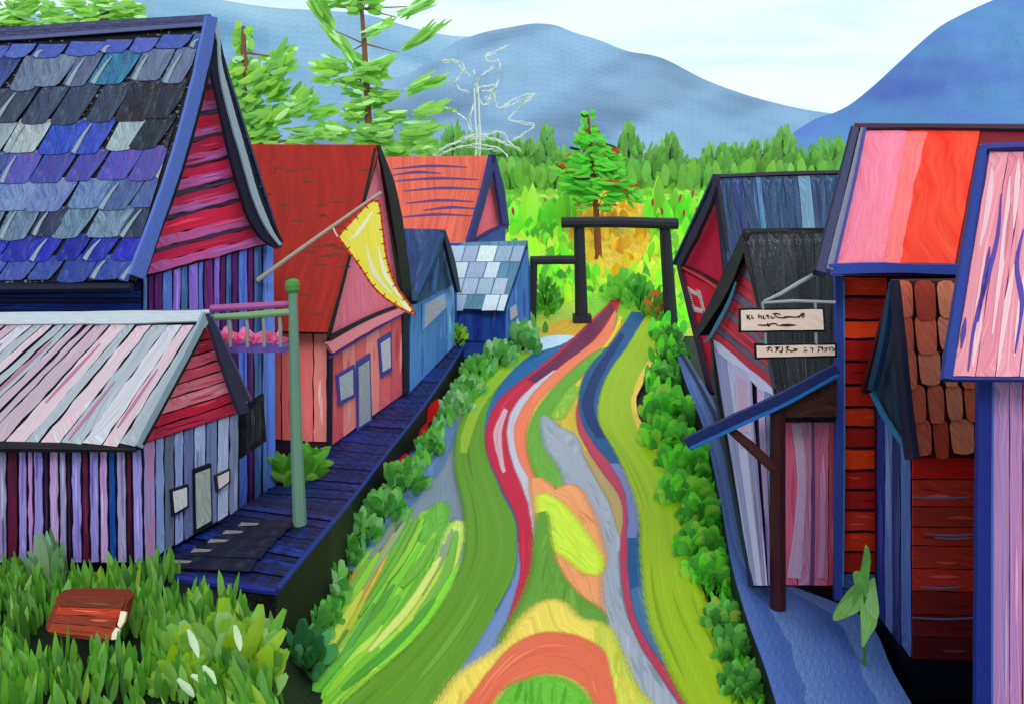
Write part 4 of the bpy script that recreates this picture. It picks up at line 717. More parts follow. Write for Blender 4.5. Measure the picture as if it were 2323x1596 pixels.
def area(P, c1, c2, n=60, d=None):
    LAY[0] += 1; z = V((0, 0, .0016*LAY[0])); Q = cr(r8(P), n, True); pts = [g3((p.x, min(p.y, 1900)))+z for p in Q]
    if sum((pts[i].x*pts[(i+1) % n].y-pts[(i+1) % n].x*pts[i].y) for i in range(n)) < 0: pts.reverse()
    rd.face(pts, c1, c2, n=V((0, 0, 1)), d=V(d if d else (.1, 1, 0)))
    nv = []
    for i in range(n):
        t = (pts[(i+1) % n]-pts[i-1]); nv.append(V((t.y, -t.x, 0)).normalized())
    oo = rnd.uniform(0, 50); du = V(d if d else (.1, 1, 0)).normalized(); uu = V((0, 0, 1)).cross(du)
    for i in range(n):
        j = (i+1) % n; P = [pts[i], pts[i]+nv[i]*.22, pts[j]+nv[j]*.22, pts[j]]
        rd.face(P, c1, c2, uvs=[(p.dot(uu)+oo, p.dot(du)) for p in P], al=(.98, 0, 0, .98))
    ce = sum(pts, V((0, 0, 0)))/n; dd = V(d if d else (.1, 1, 0)).normalized()
    for _ in range(34):
        b = rnd.choice(pts); p = b+(ce-b)*rnd.uniform(.1, .6); l = rnd.uniform(.25, .9); w_ = rnd.uniform(.03, .09); dv = (dd+V((rnd.uniform(-.12, .12), 0, 0))).normalized(); pr = V((-dv.y, dv.x, 0)); lum = rnd.uniform(-28, 28)
        cc = jit(tuple(x+lum for x in rnd.choice([c1, c2])), 6); z1 = V((0, 0, .0005+.0009*rnd.random()))
        rd.face([p-dv*l/2+z1, p+pr*w_*.5+z1-dv*l*.2, p+pr*w_*.4+dv*l*.3+z1, p+dv*l/2+z1, p-pr*w_*.4+dv*l*.25+z1, p-pr*w_*.5-dv*l*.25+z1], cc, c2, n=V((0, 0, 1)), d=dv)
# base
band([(1420, 30), (1310, 122), (1180, 135), (1060, 205), (950, 290), (850, 400), (770, 500), (700, 640), (610, 790), (520, 960), (420, 1130), (320, 1300), (240, 1450), (150, 1620), (60, 1760)],
     [(1440, 60), (1560, 90), (1562, 260), (1490, 380), (1475, 460), (1505, 560), (1600, 690), (1700, 850), (1700, 960), (1715, 1120), (1765, 1260), (1850, 1420), (1900, 1560), (1960, 1640), (2050, 1760)], (150, 196, 50), (120, 180, 50))
band([(800, 450), (740, 550), (650, 700), (560, 860), (470, 1010)], [(880, 400), (830, 560), (830, 700), (850, 880), (760, 990)], (132, 144, 158), (112, 128, 150))
area([(640, 640), (700, 610), (740, 540), (780, 500), (790, 560), (720, 700), (650, 780), (560, 900), (440, 1040), (400, 1080), (470, 950), (590, 760)], (74, 116, 176), (100, 128, 160))
area([(700, 850), (620, 950), (470, 1020), (420, 1130), (330, 1310), (200, 1500), (160, 1700), (400, 1700), (600, 1400), (800, 1150), (850, 980), (800, 900), (740, 920)], (130, 212, 60), (176, 220, 76), d=(.45, 1, 0))
area([(745, 820), (760, 840), (740, 960), (690, 1080), (590, 1190), (560, 1280), (440, 1380), (330, 1520), (260, 1540), (300, 1420), (420, 1270), (540, 1150), (600, 1080), (640, 960)], (84, 156, 58), (120, 196, 64), d=(.5, 1, 0))
area([(840, 900), (845, 1000), (810, 1110), (720, 1220), (600, 1340), (470, 1470), (350, 1640), (280, 1640), (420, 1460), (560, 1300), (650, 1190), (730, 1080), (790, 920)], (188, 222, 88), (206, 230, 120), d=(.5, 1, 0))
area([(300, 1280), (380, 1180), (430, 1100), (500, 1060), (440, 1180), (340, 1330), (250, 1420), (200, 1450)], (206, 176, 44), (190, 150, 60), d=(.5, 1, 0))
band([(848, 860), (846, 980), (820, 1100), (720, 1250), (590, 1390), (440, 1530), (330, 1650)], [(862, 860), (862, 990), (842, 1130), (760, 1270), (630, 1420), (490, 1560), (400, 1660)], (236, 182, 112), (240, 200, 140))
def sweep(P, w, c1, c2=None):
    Q = cr(P, 9); Lq, Rq = [], []
    for i, p in enumerate(Q):
        t = (Q[min(8, i+1)]-Q[max(0, i-1)]).normalized(); pr = V((-t.y, t.x)); h = w/2*math.sin(math.pi*(.04+.92*i/8))**.8; Lq.append(tuple(p-pr*h)); Rq.append(tuple(p+pr*h))
    band(Lq, Rq, c1, c2 or jit(c1, 24), n=18, wob=1.5, dl=.12)
WC = [(126, 214, 56), (150, 220, 64), (190, 224, 84), (84, 156, 56), (106, 186, 58), (212, 226, 96), (214, 182, 60), (232, 190, 110), (140, 150, 140)]
# guide lines: left margin and right margin of the verge, strokes flow between them
GL = cr([(800, 560), (640, 760), (520, 960), (420, 1120), (320, 1310), (230, 1460), (130, 1640)], 40); GR_ = cr([(835, 600), (845, 860), (848, 1010), (800, 1170), (640, 1370), (470, 1500), (320, 1650)], 40)
for _ in range(120):
    u = rnd.random(); i0 = rnd.randrange(11, 33); ln_ = rnd.randrange(7, 17); i1 = min(39, i0+ln_); du = rnd.uniform(-.12, .12)
    if i0 < 14: col = rnd.choice([(140, 152, 150), (130, 190, 70), (150, 206, 70), (110, 180, 60), (150, 170, 130)])
    elif u < .2: col = rnd.choice([(214, 178, 56), (150, 214, 60), (226, 160, 90), (122, 206, 56), (200, 206, 70)])
    elif u < .6: col = rnd.choice(WC[:5])
    else: col = rnd.choice([(190, 224, 84), (204, 226, 96), (150, 214, 60), (128, 204, 56), (98, 172, 56), (216, 226, 110)])
    sweep([tuple(GL[i].lerp(GR_[i], u+du*(i-i0)/(i1-i0))) for i in (i0, (i0+i1)//2, i1)], rnd.uniform(8, 26), col)
# mustard cap, light blue, blue
area([(1030, 275), (1060, 225), (1130, 170), (1200, 132), (1312, 122), (1330, 140), (1260, 190), (1180, 230), (1080, 270)], (222, 176, 50), (206, 160, 50), d=(.8, 1, 0))
area([(1060, 258), (1090, 222), (1150, 192), (1220, 186), (1250, 196), (1180, 240), (1090, 262)], (176, 212, 236), (206, 230, 240), d=(.8, 1, 0))
# green ribbon left
band([(1050, 235), (930, 350), (862, 450), (817, 560), (812, 700), (846, 850), (852, 1000), (800, 1170), (660, 1370), (400, 1610), (250, 1760)],
     [(1105, 262), (1000, 345), (955, 420), (925, 500), (922, 620), (975, 770), (1030, 900), (1042, 1010), (1000, 1150), (915, 1330), (740, 1610), (620, 1760)], (104, 158, 34), (84, 138, 36))
band([(1060, 235), (950, 340), (880, 440), (830, 560), (822, 640)], [(1095, 262), (985, 355), (905, 455), (858, 570), (840, 640)], (140, 178, 40), (150, 190, 50))
# blue ribbon
band([(1325, 126), (1230, 215), (1100, 262), (1010, 340), (950, 430), (922, 520), (925, 640), (980, 780), (1035, 900), (1046, 1010), (1030, 1130), (960, 1260)],
     [(1360, 110), (1270, 230), (1180, 290), (1070, 370), (985, 440), (945, 530), (945, 640), (1000, 770), (1056, 890), (1070, 1010), (1060, 1130), (1010, 1270)], (26, 84, 146), (40, 110, 170))
band([(1044, 990), (1040, 1090), (1000, 1200), (930, 1330), (860, 1440), (740, 1620), (640, 1760)], [(1062, 990), (1064, 1100), (1040, 1230), (980, 1370), (900, 1470), (790, 1620), (700, 1760)], (96, 128, 184), (130, 150, 196))
# red ribbon
band([(1428, 16), (1385, 70), (1290, 165), (1160, 285), (1050, 372), (965, 450), (927, 560), (940, 660), (992, 780), (1040, 890), (1052, 1010), (1052, 1130), (1012, 1270), (975, 1360)],
     [(1434, 22), (1420, 90), (1330, 210), (1230, 300), (1130, 370), (1060, 440), (1030, 560), (1050, 680), (1085, 780), (1110, 880), (1112, 1000), (1092, 1130), (1050, 1260), (992, 1368)], (186, 18, 58), (206, 30, 66))
band([(1400, 62), (1300, 165), (1175, 285), (1080, 360)], [(1410, 84), (1330, 200), (1220, 300), (1110, 372)], (118, 24, 66), (96, 24, 84), n=20)
band([(1180, 322), (1090, 395), (1030, 470), (1006, 560), (1024, 670), (1072, 790), (1096, 880), (1108, 980), (1112, 1060)], [(1215, 316), (1130, 400), (1075, 480), (1052, 560), (1066, 670), (1118, 780), (1140, 880), (1134, 960), (1118, 1060)], (208, 206, 220), (186, 180, 206))
band([(990, 470), (952, 560), (962, 640), (984, 720)], [(1000, 476), (972, 560), (976, 640), (990, 716)], (226, 206, 216), (206, 110, 140), n=16)
# orange ribbon
band([(1415, 92), (1345, 200), (1215, 305), (1112, 400), (1056, 480), (1032, 560), (1042, 650), (1080, 730), (1115, 790)], [(1418, 110), (1380, 220), (1262, 312), (1142, 420), (1096, 500), (1078, 570), (1084, 650), (1115, 740), (1160, 800)], (238, 110, 86), (244, 140, 96))
band([(1432, 110), (1385, 215), (1262, 318), (1142, 425), (1094, 505), (1078, 570), (1086, 640)], [(1440, 120), (1400, 225), (1280, 322), (1160, 425), (1108, 510), (1092, 570), (1100, 640)], (232, 214, 60), (240, 190, 60))
# ochre body
area([(1450, 140), (1400, 230), (1290, 320), (1200, 410), (1140, 480), (1160, 560), (1250, 640), (1330, 740), (1400, 880), (1450, 1000), (1470, 900), (1450, 800), (1360, 650), (1290, 540), (1280, 420), (1330, 330), (1420, 200), (1480, 130)], (196, 160, 46), (214, 190, 60), d=(-.3, 1, 0))
area([(1395, 235), (1330, 262), (1230, 350), (1150, 440), (1100, 530), (1090, 610), (1110, 700), (1150, 770), (1220, 782), (1252, 740), (1205, 690), (1160, 640), (1142, 570), (1165, 480), (1250, 370), (1330, 290)], (94, 156, 48), (110, 176, 56))
area([(1260, 380), (1220, 430), (1180, 500), (1200, 510), (1240, 440), (1275, 390)], (120, 180, 50), (150, 196, 60), n=24)
band([(1480, 120), (1410, 240), (1320, 320), (1260, 380)], [(1492, 126), (1425, 250), (1335, 330), (1275, 385)], (236, 214, 60), (220, 180, 50), n=20)
# grey ribbon
area([(1140, 500), (1180, 540), (1250, 580), (1290, 680), (1350, 780), (1420, 920), (1450, 1040), (1455, 1160), (1480, 1300), (1560, 1450), (1680, 1620), (1760, 1740), (1640, 1740), (1540, 1610), (1440, 1470), (1370, 1330), (1340, 1180), (1335, 1010), (1290, 860), (1240, 770), (1215, 700), (1160, 620)], (166, 172, 186), (140, 150, 166), n=90, d=(-.15, 1, 0))
band([(1430, 1030), (1440, 1160), (1470, 1290), (1560, 1450), (1660, 1610)], [(1450, 1040), (1458, 1160), (1490, 1300), (1584, 1450), (1690, 1610)], (112, 124, 150), (150, 160, 180), n=24)
band([(1290, 640), (1345, 740), (1400, 840), (1440, 980)], [(1320, 640), (1390, 740), (1440, 840), (1452, 980)], (190, 150, 60), (170, 160, 130), n=24)
# peach and yellow leaf shapes
area([(1105, 745), (1180, 790), (1250, 775), (1300, 850), (1340, 960), (1356, 1060), (1340, 1110), (1340, 1220), (1350, 1290), (1290, 1240), (1200, 1150), (1150, 1020), (1120, 880)], (238, 166, 106), (232, 140, 90), d=(-.3, 1, 0))
area([(1128, 815), (1200, 850), (1280, 950), (1345, 1060), (1326, 1115), (1240, 1050), (1165, 990)], (214, 228, 44), (196, 236, 70), d=(-.4, 1, 0), n=30)
# green triangle
area([(1135, 880), (1150, 1010), (1180, 1100), (1250, 1200), (1345, 1270), (1352, 1320), (1260, 1290), (1190, 1225), (1110, 1270), (1010, 1400), (990, 1380), (1060, 1250), (1110, 1120), (1122, 1000)], (86, 148, 42), (106, 160, 50), n=70)
# yellow apron, coral arch
area([(1005, 1395), (1060, 1310), (1130, 1245), (1195, 1232), (1265, 1300), (1365, 1330), (1400, 1430), (1440, 1540), (1530, 1640), (1560, 1760), (600, 1760), (740, 1640), (830, 1520), (930, 1450)], (226, 214, 84), (240, 200, 90), n=80)
area([(1370, 1330), (1420, 1440), (1470, 1560), (1550, 1700), (1440, 1700), (1400, 1560), (1380, 1440)], (178, 206, 70), (220, 210, 80), n=40)
band([(800, 1700), (870, 1600), (950, 1490), (1020, 1415), (1110, 1368), (1200, 1362), (1290, 1385), (1365, 1440), (1392, 1540), (1420, 1700)], [(920, 1700), (960, 1600), (1010, 1560), (1060, 1535), (1130, 1512), (1200, 1512), (1250, 1530), (1290, 1560), (1310, 1600), (1350, 1700)], (226, 96, 70), (236, 120, 84))
band([(930, 1700), (966, 1600), (1016, 1562), (1066, 1540), (1130, 1518), (1200, 1520), (1250, 1540), (1290, 1570), (1310, 1610), (1340, 1700)], [(950, 1700), (985, 1605), (1030, 1575), (1080, 1552), (1130, 1532), (1190, 1534), (1235, 1552), (1270, 1580), (1290, 1620), (1310, 1700)], (238, 196, 110), (226, 216, 90))
area([(1010, 1590), (1070, 1556), (1130, 1536), (1195, 1540), (1250, 1570), (1290, 1620), (1310, 1760), (960, 1760)], (110, 200, 50), (84, 160, 40), n=40)
# right: crimson, navy, teal, lime ribbons
band([(1300, 400), (1272, 470), (1278, 560), (1320, 640), (1380, 730), (1440, 820), (1452, 900), (1440, 1000), (1444, 1130), (1462, 1250), (1510, 1380), (1580, 1490), (1680, 1640)], [(1315, 400), (1292, 470), (1305, 560), (1350, 640), (1420, 730), (1468, 820), (1480, 900), (1468, 1000), (1470, 1130), (1492, 1250), (1540, 1370), (1606, 1470), (1710, 1620)], (176, 40, 84), (196, 70, 96))
band([(1484, 98), (1405, 220), (1312, 330), (1284, 430), (1292, 520), (1340, 610), (1410, 700), (1450, 770), (1470, 860), (1470, 980), (1472, 1110), (1490, 1230)], [(1545, 105), (1460, 230), (1380, 350), (1348, 450), (1362, 545), (1410, 630), (1470, 720), (1496, 800), (1520, 900), (1532, 1020), (1550, 1150), (1560, 1260)], (24, 70, 124), (34, 96, 150))
band([(1440, 180), (1350, 310), (1300, 420), (1304, 510), (1350, 590)], [(1450, 190), (1370, 320), (1326, 430), (1334, 510), (1376, 590)], (14, 30, 92), (20, 50, 120), n=26)
band([(1400, 690), (1450, 780), (1470, 880), (1466, 980)], [(1424, 690), (1476, 780), (1500, 890), (1490, 980)], (130, 136, 186), (90, 110, 170), n=20)
band([(1480, 1180), (1500, 1280), (1550, 1390), (1620, 1490)], [(1530, 1160), (1560, 1270), (1600, 1390), (1650, 1500)], (80, 120, 160), (30, 90, 140), n=20)
band([(1545, 100), (1475, 220), (1402, 330), (1362, 430), (1362, 530), (1432, 650), (1492, 780), (1524, 900), (1532, 1050), (1552, 1250), (1602, 1400), (1700, 1610), (1780, 1760)],
     [(1563, 110), (1556, 260), (1492, 380), (1476, 460), (1502, 560), (1592, 685), (1655, 765), (1690, 860), (1698, 1000), (1715, 1150), (1762, 1290), (1832, 1430), (1910, 1610), (1990, 1760)], (162, 192, 20), (140, 174, 26))
band([(1560, 255), (1500, 370), (1478, 455), (1500, 540), (1570, 640), (1650, 740), (1694, 850), (1692, 940), (1702, 1040), (1700, 1090), (1740, 1160)], [(1572, 262), (1520, 370), (1492, 455), (1518, 540), (1600, 640), (1670, 740), (1708, 850), (1700, 940), (1730, 1030), (1715, 1100), (1770, 1165)], (240, 206, 90), (236, 180, 80))
tag(rd.build('path', ROADM), kind='structure')
# ------------------------------------------------------------------ grassy bank, left foreground
def bankz(x, y):
    e = -3.5+(12.2-y)*.35                      # crest line falls towards the path
    t = max(0, min(1, (e+.9-x)/1.1+.0)); t = t*t*(3-2*t); t2 = max(0, min(1, (13.6-y)/.8))
    return GZ+(.8-GZ)*t*t2+.06*noise.noise(V((x*.7, y*.7, 0)))
mb = MB(); nx, ny = 44, 34
gx = lambda i: -13+i*(13-1.2)/nx
gy = lambda j: 5+j*(13.8-5)/ny
for i in range(nx):
    for j in range(ny):
        q = [V((gx(a), gy(b), bankz(gx(a), gy(b)))) for a, b in ((i, j), (i+1, j), (i+1, j+1), (i, j+1))]
        mb.face(q, (22, 32, 18), (12, 14, 14), uvs=[(p.x, p.y) for p in q])
tag(mb.build('grass_bank', GRND), kind='structure')
GR = [(88, 146, 48), (104, 160, 58), (76, 134, 44), (118, 168, 74), (96, 150, 70), (72, 124, 44)]
mb = MB()
for i in range(3600):
    x, y = rnd.uniform(-9, -2.0), rnd.uniform(8.6, 13.5); z = bankz(x, y)
    if z < .35 or (y > 12.1 and x > -4.9) or y > 13.15: continue
    if noise.noise(V((x*1.6, y*1.6, 3))) < -.22: continue
    px, py = CX+F*x/y, HY+F*(CH-z)/y
    if y < 11.3 and 70 < px < 320 and 1395 < py < 1520: continue
    lean = .5*noise.noise(V((x*.5, y*.5, 9))); d = V((lean+rnd.uniform(-.25, .25), rnd.uniform(-.1, .3), 1))
    mb.dab(V((x, y, z-.03)), d, rnd.uniform(.22, .6), rnd.uniform(.05, .13), (rnd.choice(GR) if rnd.random() > .12 else rnd.choice([(150, 180, 70), (160, 186, 120), (56, 92, 36), (130, 160, 50)])), face=V((rnd.uniform(-.4, .4), -1, .4)), blunt=.2)
tag(mb.build('grass', LEAF), 'thick painted grass covering the bank in the lower left corner', 'grass', kind='stuff')

# ------------------------------------------------------------------ plants
def shrub(name, c, R, Hh_, n, cols, label, cat='bush', group=None, leaf=.8, up=.6, wd=.5, blunt=.65, stem=True, light=None, tall=False):
    """dome of leaf dabs growing on short stems"""
    root = thing(name, c, label, cat, group); mb = MB()
    for i in range(n):
        th = rnd.uniform(0, 6.2832); ph = math.acos(rnd.uniform(.0, 1)); rr_ = rnd.uniform(.35, 1)**.6
        d = V((math.sin(ph)*math.cos(th), math.sin(ph)*math.sin(th), math.cos(ph)))
        p = c+V((d.x*R*rr_*.8, d.y*R*rr_*.8, d.z*Hh_*rr_*.75))
        dd = V((d.x, d.y, d.z+up)).normalized(); l = leaf*R*rnd.uniform(.6, 1.15); col = rnd.choice(cols)
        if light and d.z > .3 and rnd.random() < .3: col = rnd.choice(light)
        mb.dab(p, dd, l, l*wd*rnd.uniform(.9, 1.3), jit(col, 5), jit(col, 12), blunt=blunt, bend=rnd.uniform(.0, .25), face=V((d.x*.3+rnd.uniform(-.15, .15), -1, .8)))
    child(mb, 'foliage', LEAF, root)
    if stem:
        mb = MB()
        for k in range(4):
            a = rnd.uniform(0, 6.28); mb.tube([c-V((0, 0, .05)), c+V((math.cos(a)*R*.2, math.sin(a)*R*.2, Hh_*.3)), c+V((math.cos(a)*R*.5, math.sin(a)*R*.5, Hh_*.6))], [R*.06, R*.045, R*.02], (60, 60, 36), sides=5)
        child(mb, 'stem', LEAF, root)
    return root
DG = [(76, 146, 62), (96, 162, 72), (66, 132, 58), (110, 176, 84)]; LG = [(104, 168, 94), (130, 184, 116), (90, 156, 78)]
YG = [(140, 176, 30), (120, 170, 40), (160, 190, 50)]; BG = [(84, 176, 58), (112, 204, 62), (76, 150, 62), (92, 170, 66), (136, 190, 66)]
left = [(1182, 770, 40, 'pale-tipped bush at the far left bend of the path, in front of the grey-shingled cottage', LG),
        (1128, 806, 34, 'leafy bush with upright pale leaves just below the grey-shingled cottage', LG), (1080, 836, 28, 'small dark green rounded bush where the left boardwalk ends', DG),
        (1062, 878, 28, 'small pale green bush between the left boardwalk end and the grey path edge', LG), (1036, 915, 28, 'round whitish-green bush at the head of the grey path edge', [(150, 190, 150), (120, 170, 110), (96, 150, 84)]),
        (975, 1010, 26, 'low green bush under the two red flecks of the left verge', DG), (915, 1085, 40, 'green bush beside the left verge, level with the green post\'s leafy shrubs', DG),
        (872, 1150, 42, 'mid green bush on the left verge, just above the grey wedge of the path', DG+LG), (820, 1196, 38, 'green bush on the left verge, level with the foot of the green post', DG+LG),
        (775, 1250, 34, 'green bush with red dabs on the left verge, level with the black slats', DG), (722, 1330, 56, 'broad pale-topped green bush at the near corner of the left boardwalk', DG+LG),
        (690, 1410, 50, 'dark green bush with red dabs right of the big lime bush', DG), (730, 1390, 34, 'smaller green bush nestled by the ochre edge of the path', DG), (672, 1490, 60, 'dark blue-green bush between the lime bush and the light green path edge', [(40, 100, 60), (60, 124, 76), (52, 110, 50), (84, 150, 100)]), (600, 1590, 62, 'dark green bush cut by the lower edge of the picture, left of the path', [(40, 110, 60), (60, 130, 76), (84, 150, 100)])]
for x, y, r_, lb, cl in left:
    c = gp(x, y+r_*.75, GZ); R = r_*1.15*c.y/F; shrub('bush', c, R, R*1.35, 80, cl, lb, group='bushes along the left edge of the path', light=[(150, 196, 140), (170, 206, 160)] if 'pale' in lb or 'whit' in lb else None)
right = [(1510, 756, 26, 'far bush at the foot of the gate\'s right post', DG), (1532, 800, 28, 'green bush just below the far red house', DG), (1504, 850, 32, 'dark green bush at the far right side of the path', DG),
         (1520, 920, 52, 'dark green bush where the right verge widens', BG), (1515, 985, 50, 'bright green bush on the right verge, left of the tip of the awning', BG), (1560, 1040, 50, 'green bush right below the tip of the awning beam', BG), (1555, 1110, 50, 'bright green bush on the right verge beside the path\'s yellow edge', BG),
         (1596, 1160, 48, 'mid green bush pressed against the sloping blue boardwalk', BG), (1590, 1230, 50, 'green bush on the right verge, level with the middle of the lavender planks', BG), (1612, 1290, 48, 'lowest bush of the tall right-hand hedge, above the blue corner', BG),
         (1650, 1400, 46, 'round green bush with yellow touches left of the wide blue boardwalk', DG+[(150, 180, 70)]), (1676, 1462, 50, 'dark green round-leaved bush left of the wide blue boardwalk', DG), (1700, 1545, 52, 'green bush in the black gap near the lower edge, right of the lime ribbon', DG)]
for x, y, r_, lb, cl in right:
    c = gp(x, y+r_*.75, GZ); R = r_*1.1*c.y/F; shrub('bush', c, R, R*.95, 80, cl, lb, group='bushes along the right edge of the path', leaf=.8, wd=.62)
mb = MB()
for side, P_ in ((0, [(1210, 755), (1130, 815), (1060, 890), (1010, 960), (950, 1050), (890, 1130), (830, 1200), (780, 1280), (740, 1360), (700, 1450), (650, 1560), (620, 1640)]), (1, [(1490, 745), (1482, 830), (1470, 900), (1478, 960), (1520, 1040), (1555, 1110), (1570, 1190), (1576, 1260), (1620, 1360), (1650, 1450), (1690, 1580), (1700, 1640)])):
    Q_ = cr(P_, 300)
    for i in range(300):
        wv_ = rnd.uniform(-16, 26)*(1 if side == 0 else 1); p = gp(Q_[i].x+(wv_ if side == 0 else rnd.uniform(-6, 60)*(1 if i < 225 else .5)), Q_[i].y+rnd.uniform(-8, 8), GZ); k = p.y/F; col = rnd.choice([(96, 170, 66), (120, 190, 70), (76, 150, 60), (110, 180, 110)] if side == 0 else [(90, 200, 56), (120, 220, 60), (70, 170, 56), (96, 180, 60)])
        mb.dab(p, V((rnd.uniform(-.5, .5), rnd.uniform(-.2, .3), 1)), rnd.uniform(22, 46)*k, rnd.uniform(10, 20)*k, col, blunt=.6, face=V((rnd.uniform(-.2, .2), -1, .8)))
tag(mb.build('verge_plants', LEAF), 'loose low leaves growing along both edges of the coloured path', 'ground cover', kind='stuff')
# red dabs in the left verge
mb = MB()
for (x, y, l, dx) in [(965, 950, 60, -.5), (900, 1052, 40, -.6), (950, 985, 40, -.5), (765, 1220, 40, .2), (768, 1290, 36, .1), (745, 1330, 40, -.3), (740, 1372, 34, .1), (1000, 920, 30, -.4), (722, 1420, 34, 0), (1200, 770, 16, -.5), (1055, 880, 18, -.4)]:
    c = gp(x, y+10, GZ); k = c.y/F
    mb.dab(c, V((-dx, .3, .9)), l*k, l*k*.4, (206, 30, 24), (170, 20, 24), face=V((0, -1, .3)))
tag(mb.build('red_flowers', LEAF), 'scattered bright red blades among the bushes of the left verge', 'flowers', kind='stuff')
# lime bush in the foreground
c = gp(535, 1590, .5)
lb = thing('lime_bush', c, 'big lime green bush with white brushed highlights, in the grass at the bottom', 'bush'); mb = MB(); k = c.y/F
for i in range(210):
    a = rnd.uniform(0, 1); x = 410+a*200+rnd.uniform(-15, 15); yb = 1600-rnd.random()*120; yt = 1380+abs(x-530)*.7
    p = pt(x, yb, c.y+rnd.uniform(-.3, .35)); th = (x-520)/150+rnd.uniform(-.25, .25); l = rnd.uniform(60, 130)*k*(1-.3*abs(x-520)/120)
    mb.dab(p, V((math.sin(th), rnd.uniform(-.1, .1), math.cos(th))), l, rnd.uniform(28, 48)*k, rnd.choice([(136, 164, 40), (116, 158, 50), (104, 150, 62), (124, 166, 84), (142, 168, 50), (140, 178, 110)]), bend=rnd.uniform(-.2, .3), blunt=.7, face=V((rnd.uniform(-.4, .4), -1, .3)))
for i in range(60):
    th = rnd.uniform(-1.5, 1.5); p = pt(430+rnd.uniform(-60, 60), 1596-rnd.uniform(0, 70), c.y-.35); mb.dab(p, V((math.sin(th), 0, math.cos(th))), rnd.uniform(40, 80)*k, 26*k, rnd.choice([(116, 160, 50), (140, 176, 30), (130, 176, 80)]), blunt=.7, face=V((0, -1, .3)))
fo = child(mb, 'foliage', LEAF, lb)
for (x, y, x2, y2) in [(450, 1490, 432, 1430), (490, 1610-60, 466, 1530-20), (545, 1475, 536, 1420), (440, 1640-60, 410, 1600-60), (470, 1640-90, 440, 1590-60)]:
    mb = MB(); a, b = pt(x, y, c.y-.75), pt(x2, y2, c.y-.75); mb.dab(a, b-a, (b-a).length*1.15, 17*k, (226, 232, 216), (190, 214, 160), blunt=.8, face=V((0, -1, .2))); mb.build('highlight_leaf', LEAF, lb)
# spiky pale plant before the shed
def spiky(name, c, k, blades, cols, label, group=None):
    root = thing(name, c, label, 'plant', group); mb = MB()
    for (dx, dy, l, w) in blades: mb.dab(c+V((dx*.1*k, rnd.uniform(-.1, .1), 0)), V((dx*k, rnd.uniform(-.1, .1)*k*40, dy*k)), l*k, w*k, rnd.choice(cols), blunt=.25, face=V((0, -1, .2)), bend=.05)
    child(mb, 'leaves', LEAF, root); mb = MB(); mb.tube([c-V((0, 0, .06)), c+V((0, 0, .2))], [.04, .03], (70, 100, 50), sides=6); child(mb, 'stem', LEAF, root); return root
c = pt(112, 1318, 12.6); c.z = .8; kk = 12.6/F
spiky('spiky_plant', pt(112, 1330, 12.6), kk, [(dx+rnd.uniform(-6, 6), 100, rnd.uniform(90, 150)*(1-abs(dx)/150), rnd.uniform(20, 34)) for dx in (-70, -56, -50, -30, -20, -10, 0, 6, 14, 26, 40, 50, 62, 74, -62, 30)]*2, [(120, 150, 116), (104, 144, 90), (132, 160, 134), (96, 132, 84)], 'pale spiky plant standing before the purple planks of the shed')
spiky('spiky_plant', pt(30, 1336, 12.5), kk, [(dx+rnd.uniform(-6, 6), 100, rnd.uniform(40, 70), 18) for dx in (-60, -40, -20, 0, 20, 40, 60)]*2, [(96, 150, 40), (84, 140, 50)], 'small yellow-green tuft at the left edge, left of the pale spiky plant')
c = gz(650, 1104, pz); kk = c.y/F
def leafy(x, y, sx, label):
    c = gz(x, y, pz); kk = c.y/F; root = thing('leafy_shrub', c, label, 'shrub', 'shrubs beside the green post'); mb = MB()
    for i in range(46):
        th = rnd.uniform(-1.2, 1.2)+sx*.35; p = c+V((rnd.uniform(-14, 14)*kk, rnd.uniform(-.2, .2), rnd.uniform(0, 46)*kk)); mb.dab(p, V((math.sin(th), rnd.uniform(-.2, .2), math.cos(th))), rnd.uniform(28, 56)*kk, 20*kk, rnd.choice([(92, 156, 52), (74, 140, 42), (104, 166, 60)]), blunt=.3, face=V((rnd.uniform(-.3, .3), -1, .2)))
    child(mb, 'foliage', LEAF, root)
leafy(648, 1098, -.3, 'light green shrub left of the green post, against the purple corner board'); leafy(700, 1086, .8, 'light green shrub right of the green post, below the salmon wall')
# small yellow-green bush by blue house
c = gp(1030, 786, 0); shrub('bush', c, .55, .9, 50, YG+[(96, 160, 60)], 'small yellow-green bush at the corner between the blue house and the blue cottage', leaf=.55)
# pointed plant, right boardwalk
c = gp(1952, 1450, 0); kk = c.y/F
root = thing('pointed_plant', c, 'pale green plant with long pointed leaves before the stacked red boards', 'plant')
YQ = 12.1; PQ = Pl(pt(1900, 1300, YQ), pt(2000, 1300, YQ), pt(1900, 1400, YQ)); mb = MB()
sh = [[(1956, 1226), (1972, 1262), (1976, 1300), (1972, 1360), (1962, 1392), (1952, 1340), (1950, 1290)], [(1928, 1290), (1944, 1290), (1968, 1310), (1980, 1350), (1966, 1390), (1948, 1350)], [(1892, 1410), (1906, 1366), (1936, 1326), (1962, 1330), (1960, 1372), (1930, 1396)], [(1944, 1452), (1948, 1400), (1956, 1350), (1982, 1340), (1980, 1396), (1962, 1426)], [(1984, 1310), (1986, 1370), (1976, 1392), (1960, 1370), (1966, 1330)]]
for i, s_ in enumerate(sh):
    P = cr(s_, 22, True); c1 = [(110, 168, 84), (128, 180, 100), (96, 156, 70), (104, 162, 80), (134, 180, 112)][i]
    mb.slab([PQ.at(p.x, p.y)+V((0, -.02*i-.1*math.sin((p.x+p.y)*.03), 0)) for p in P], PQ.n, .012, c1, (150, 190, 120), d=V((0, 0, 1)))
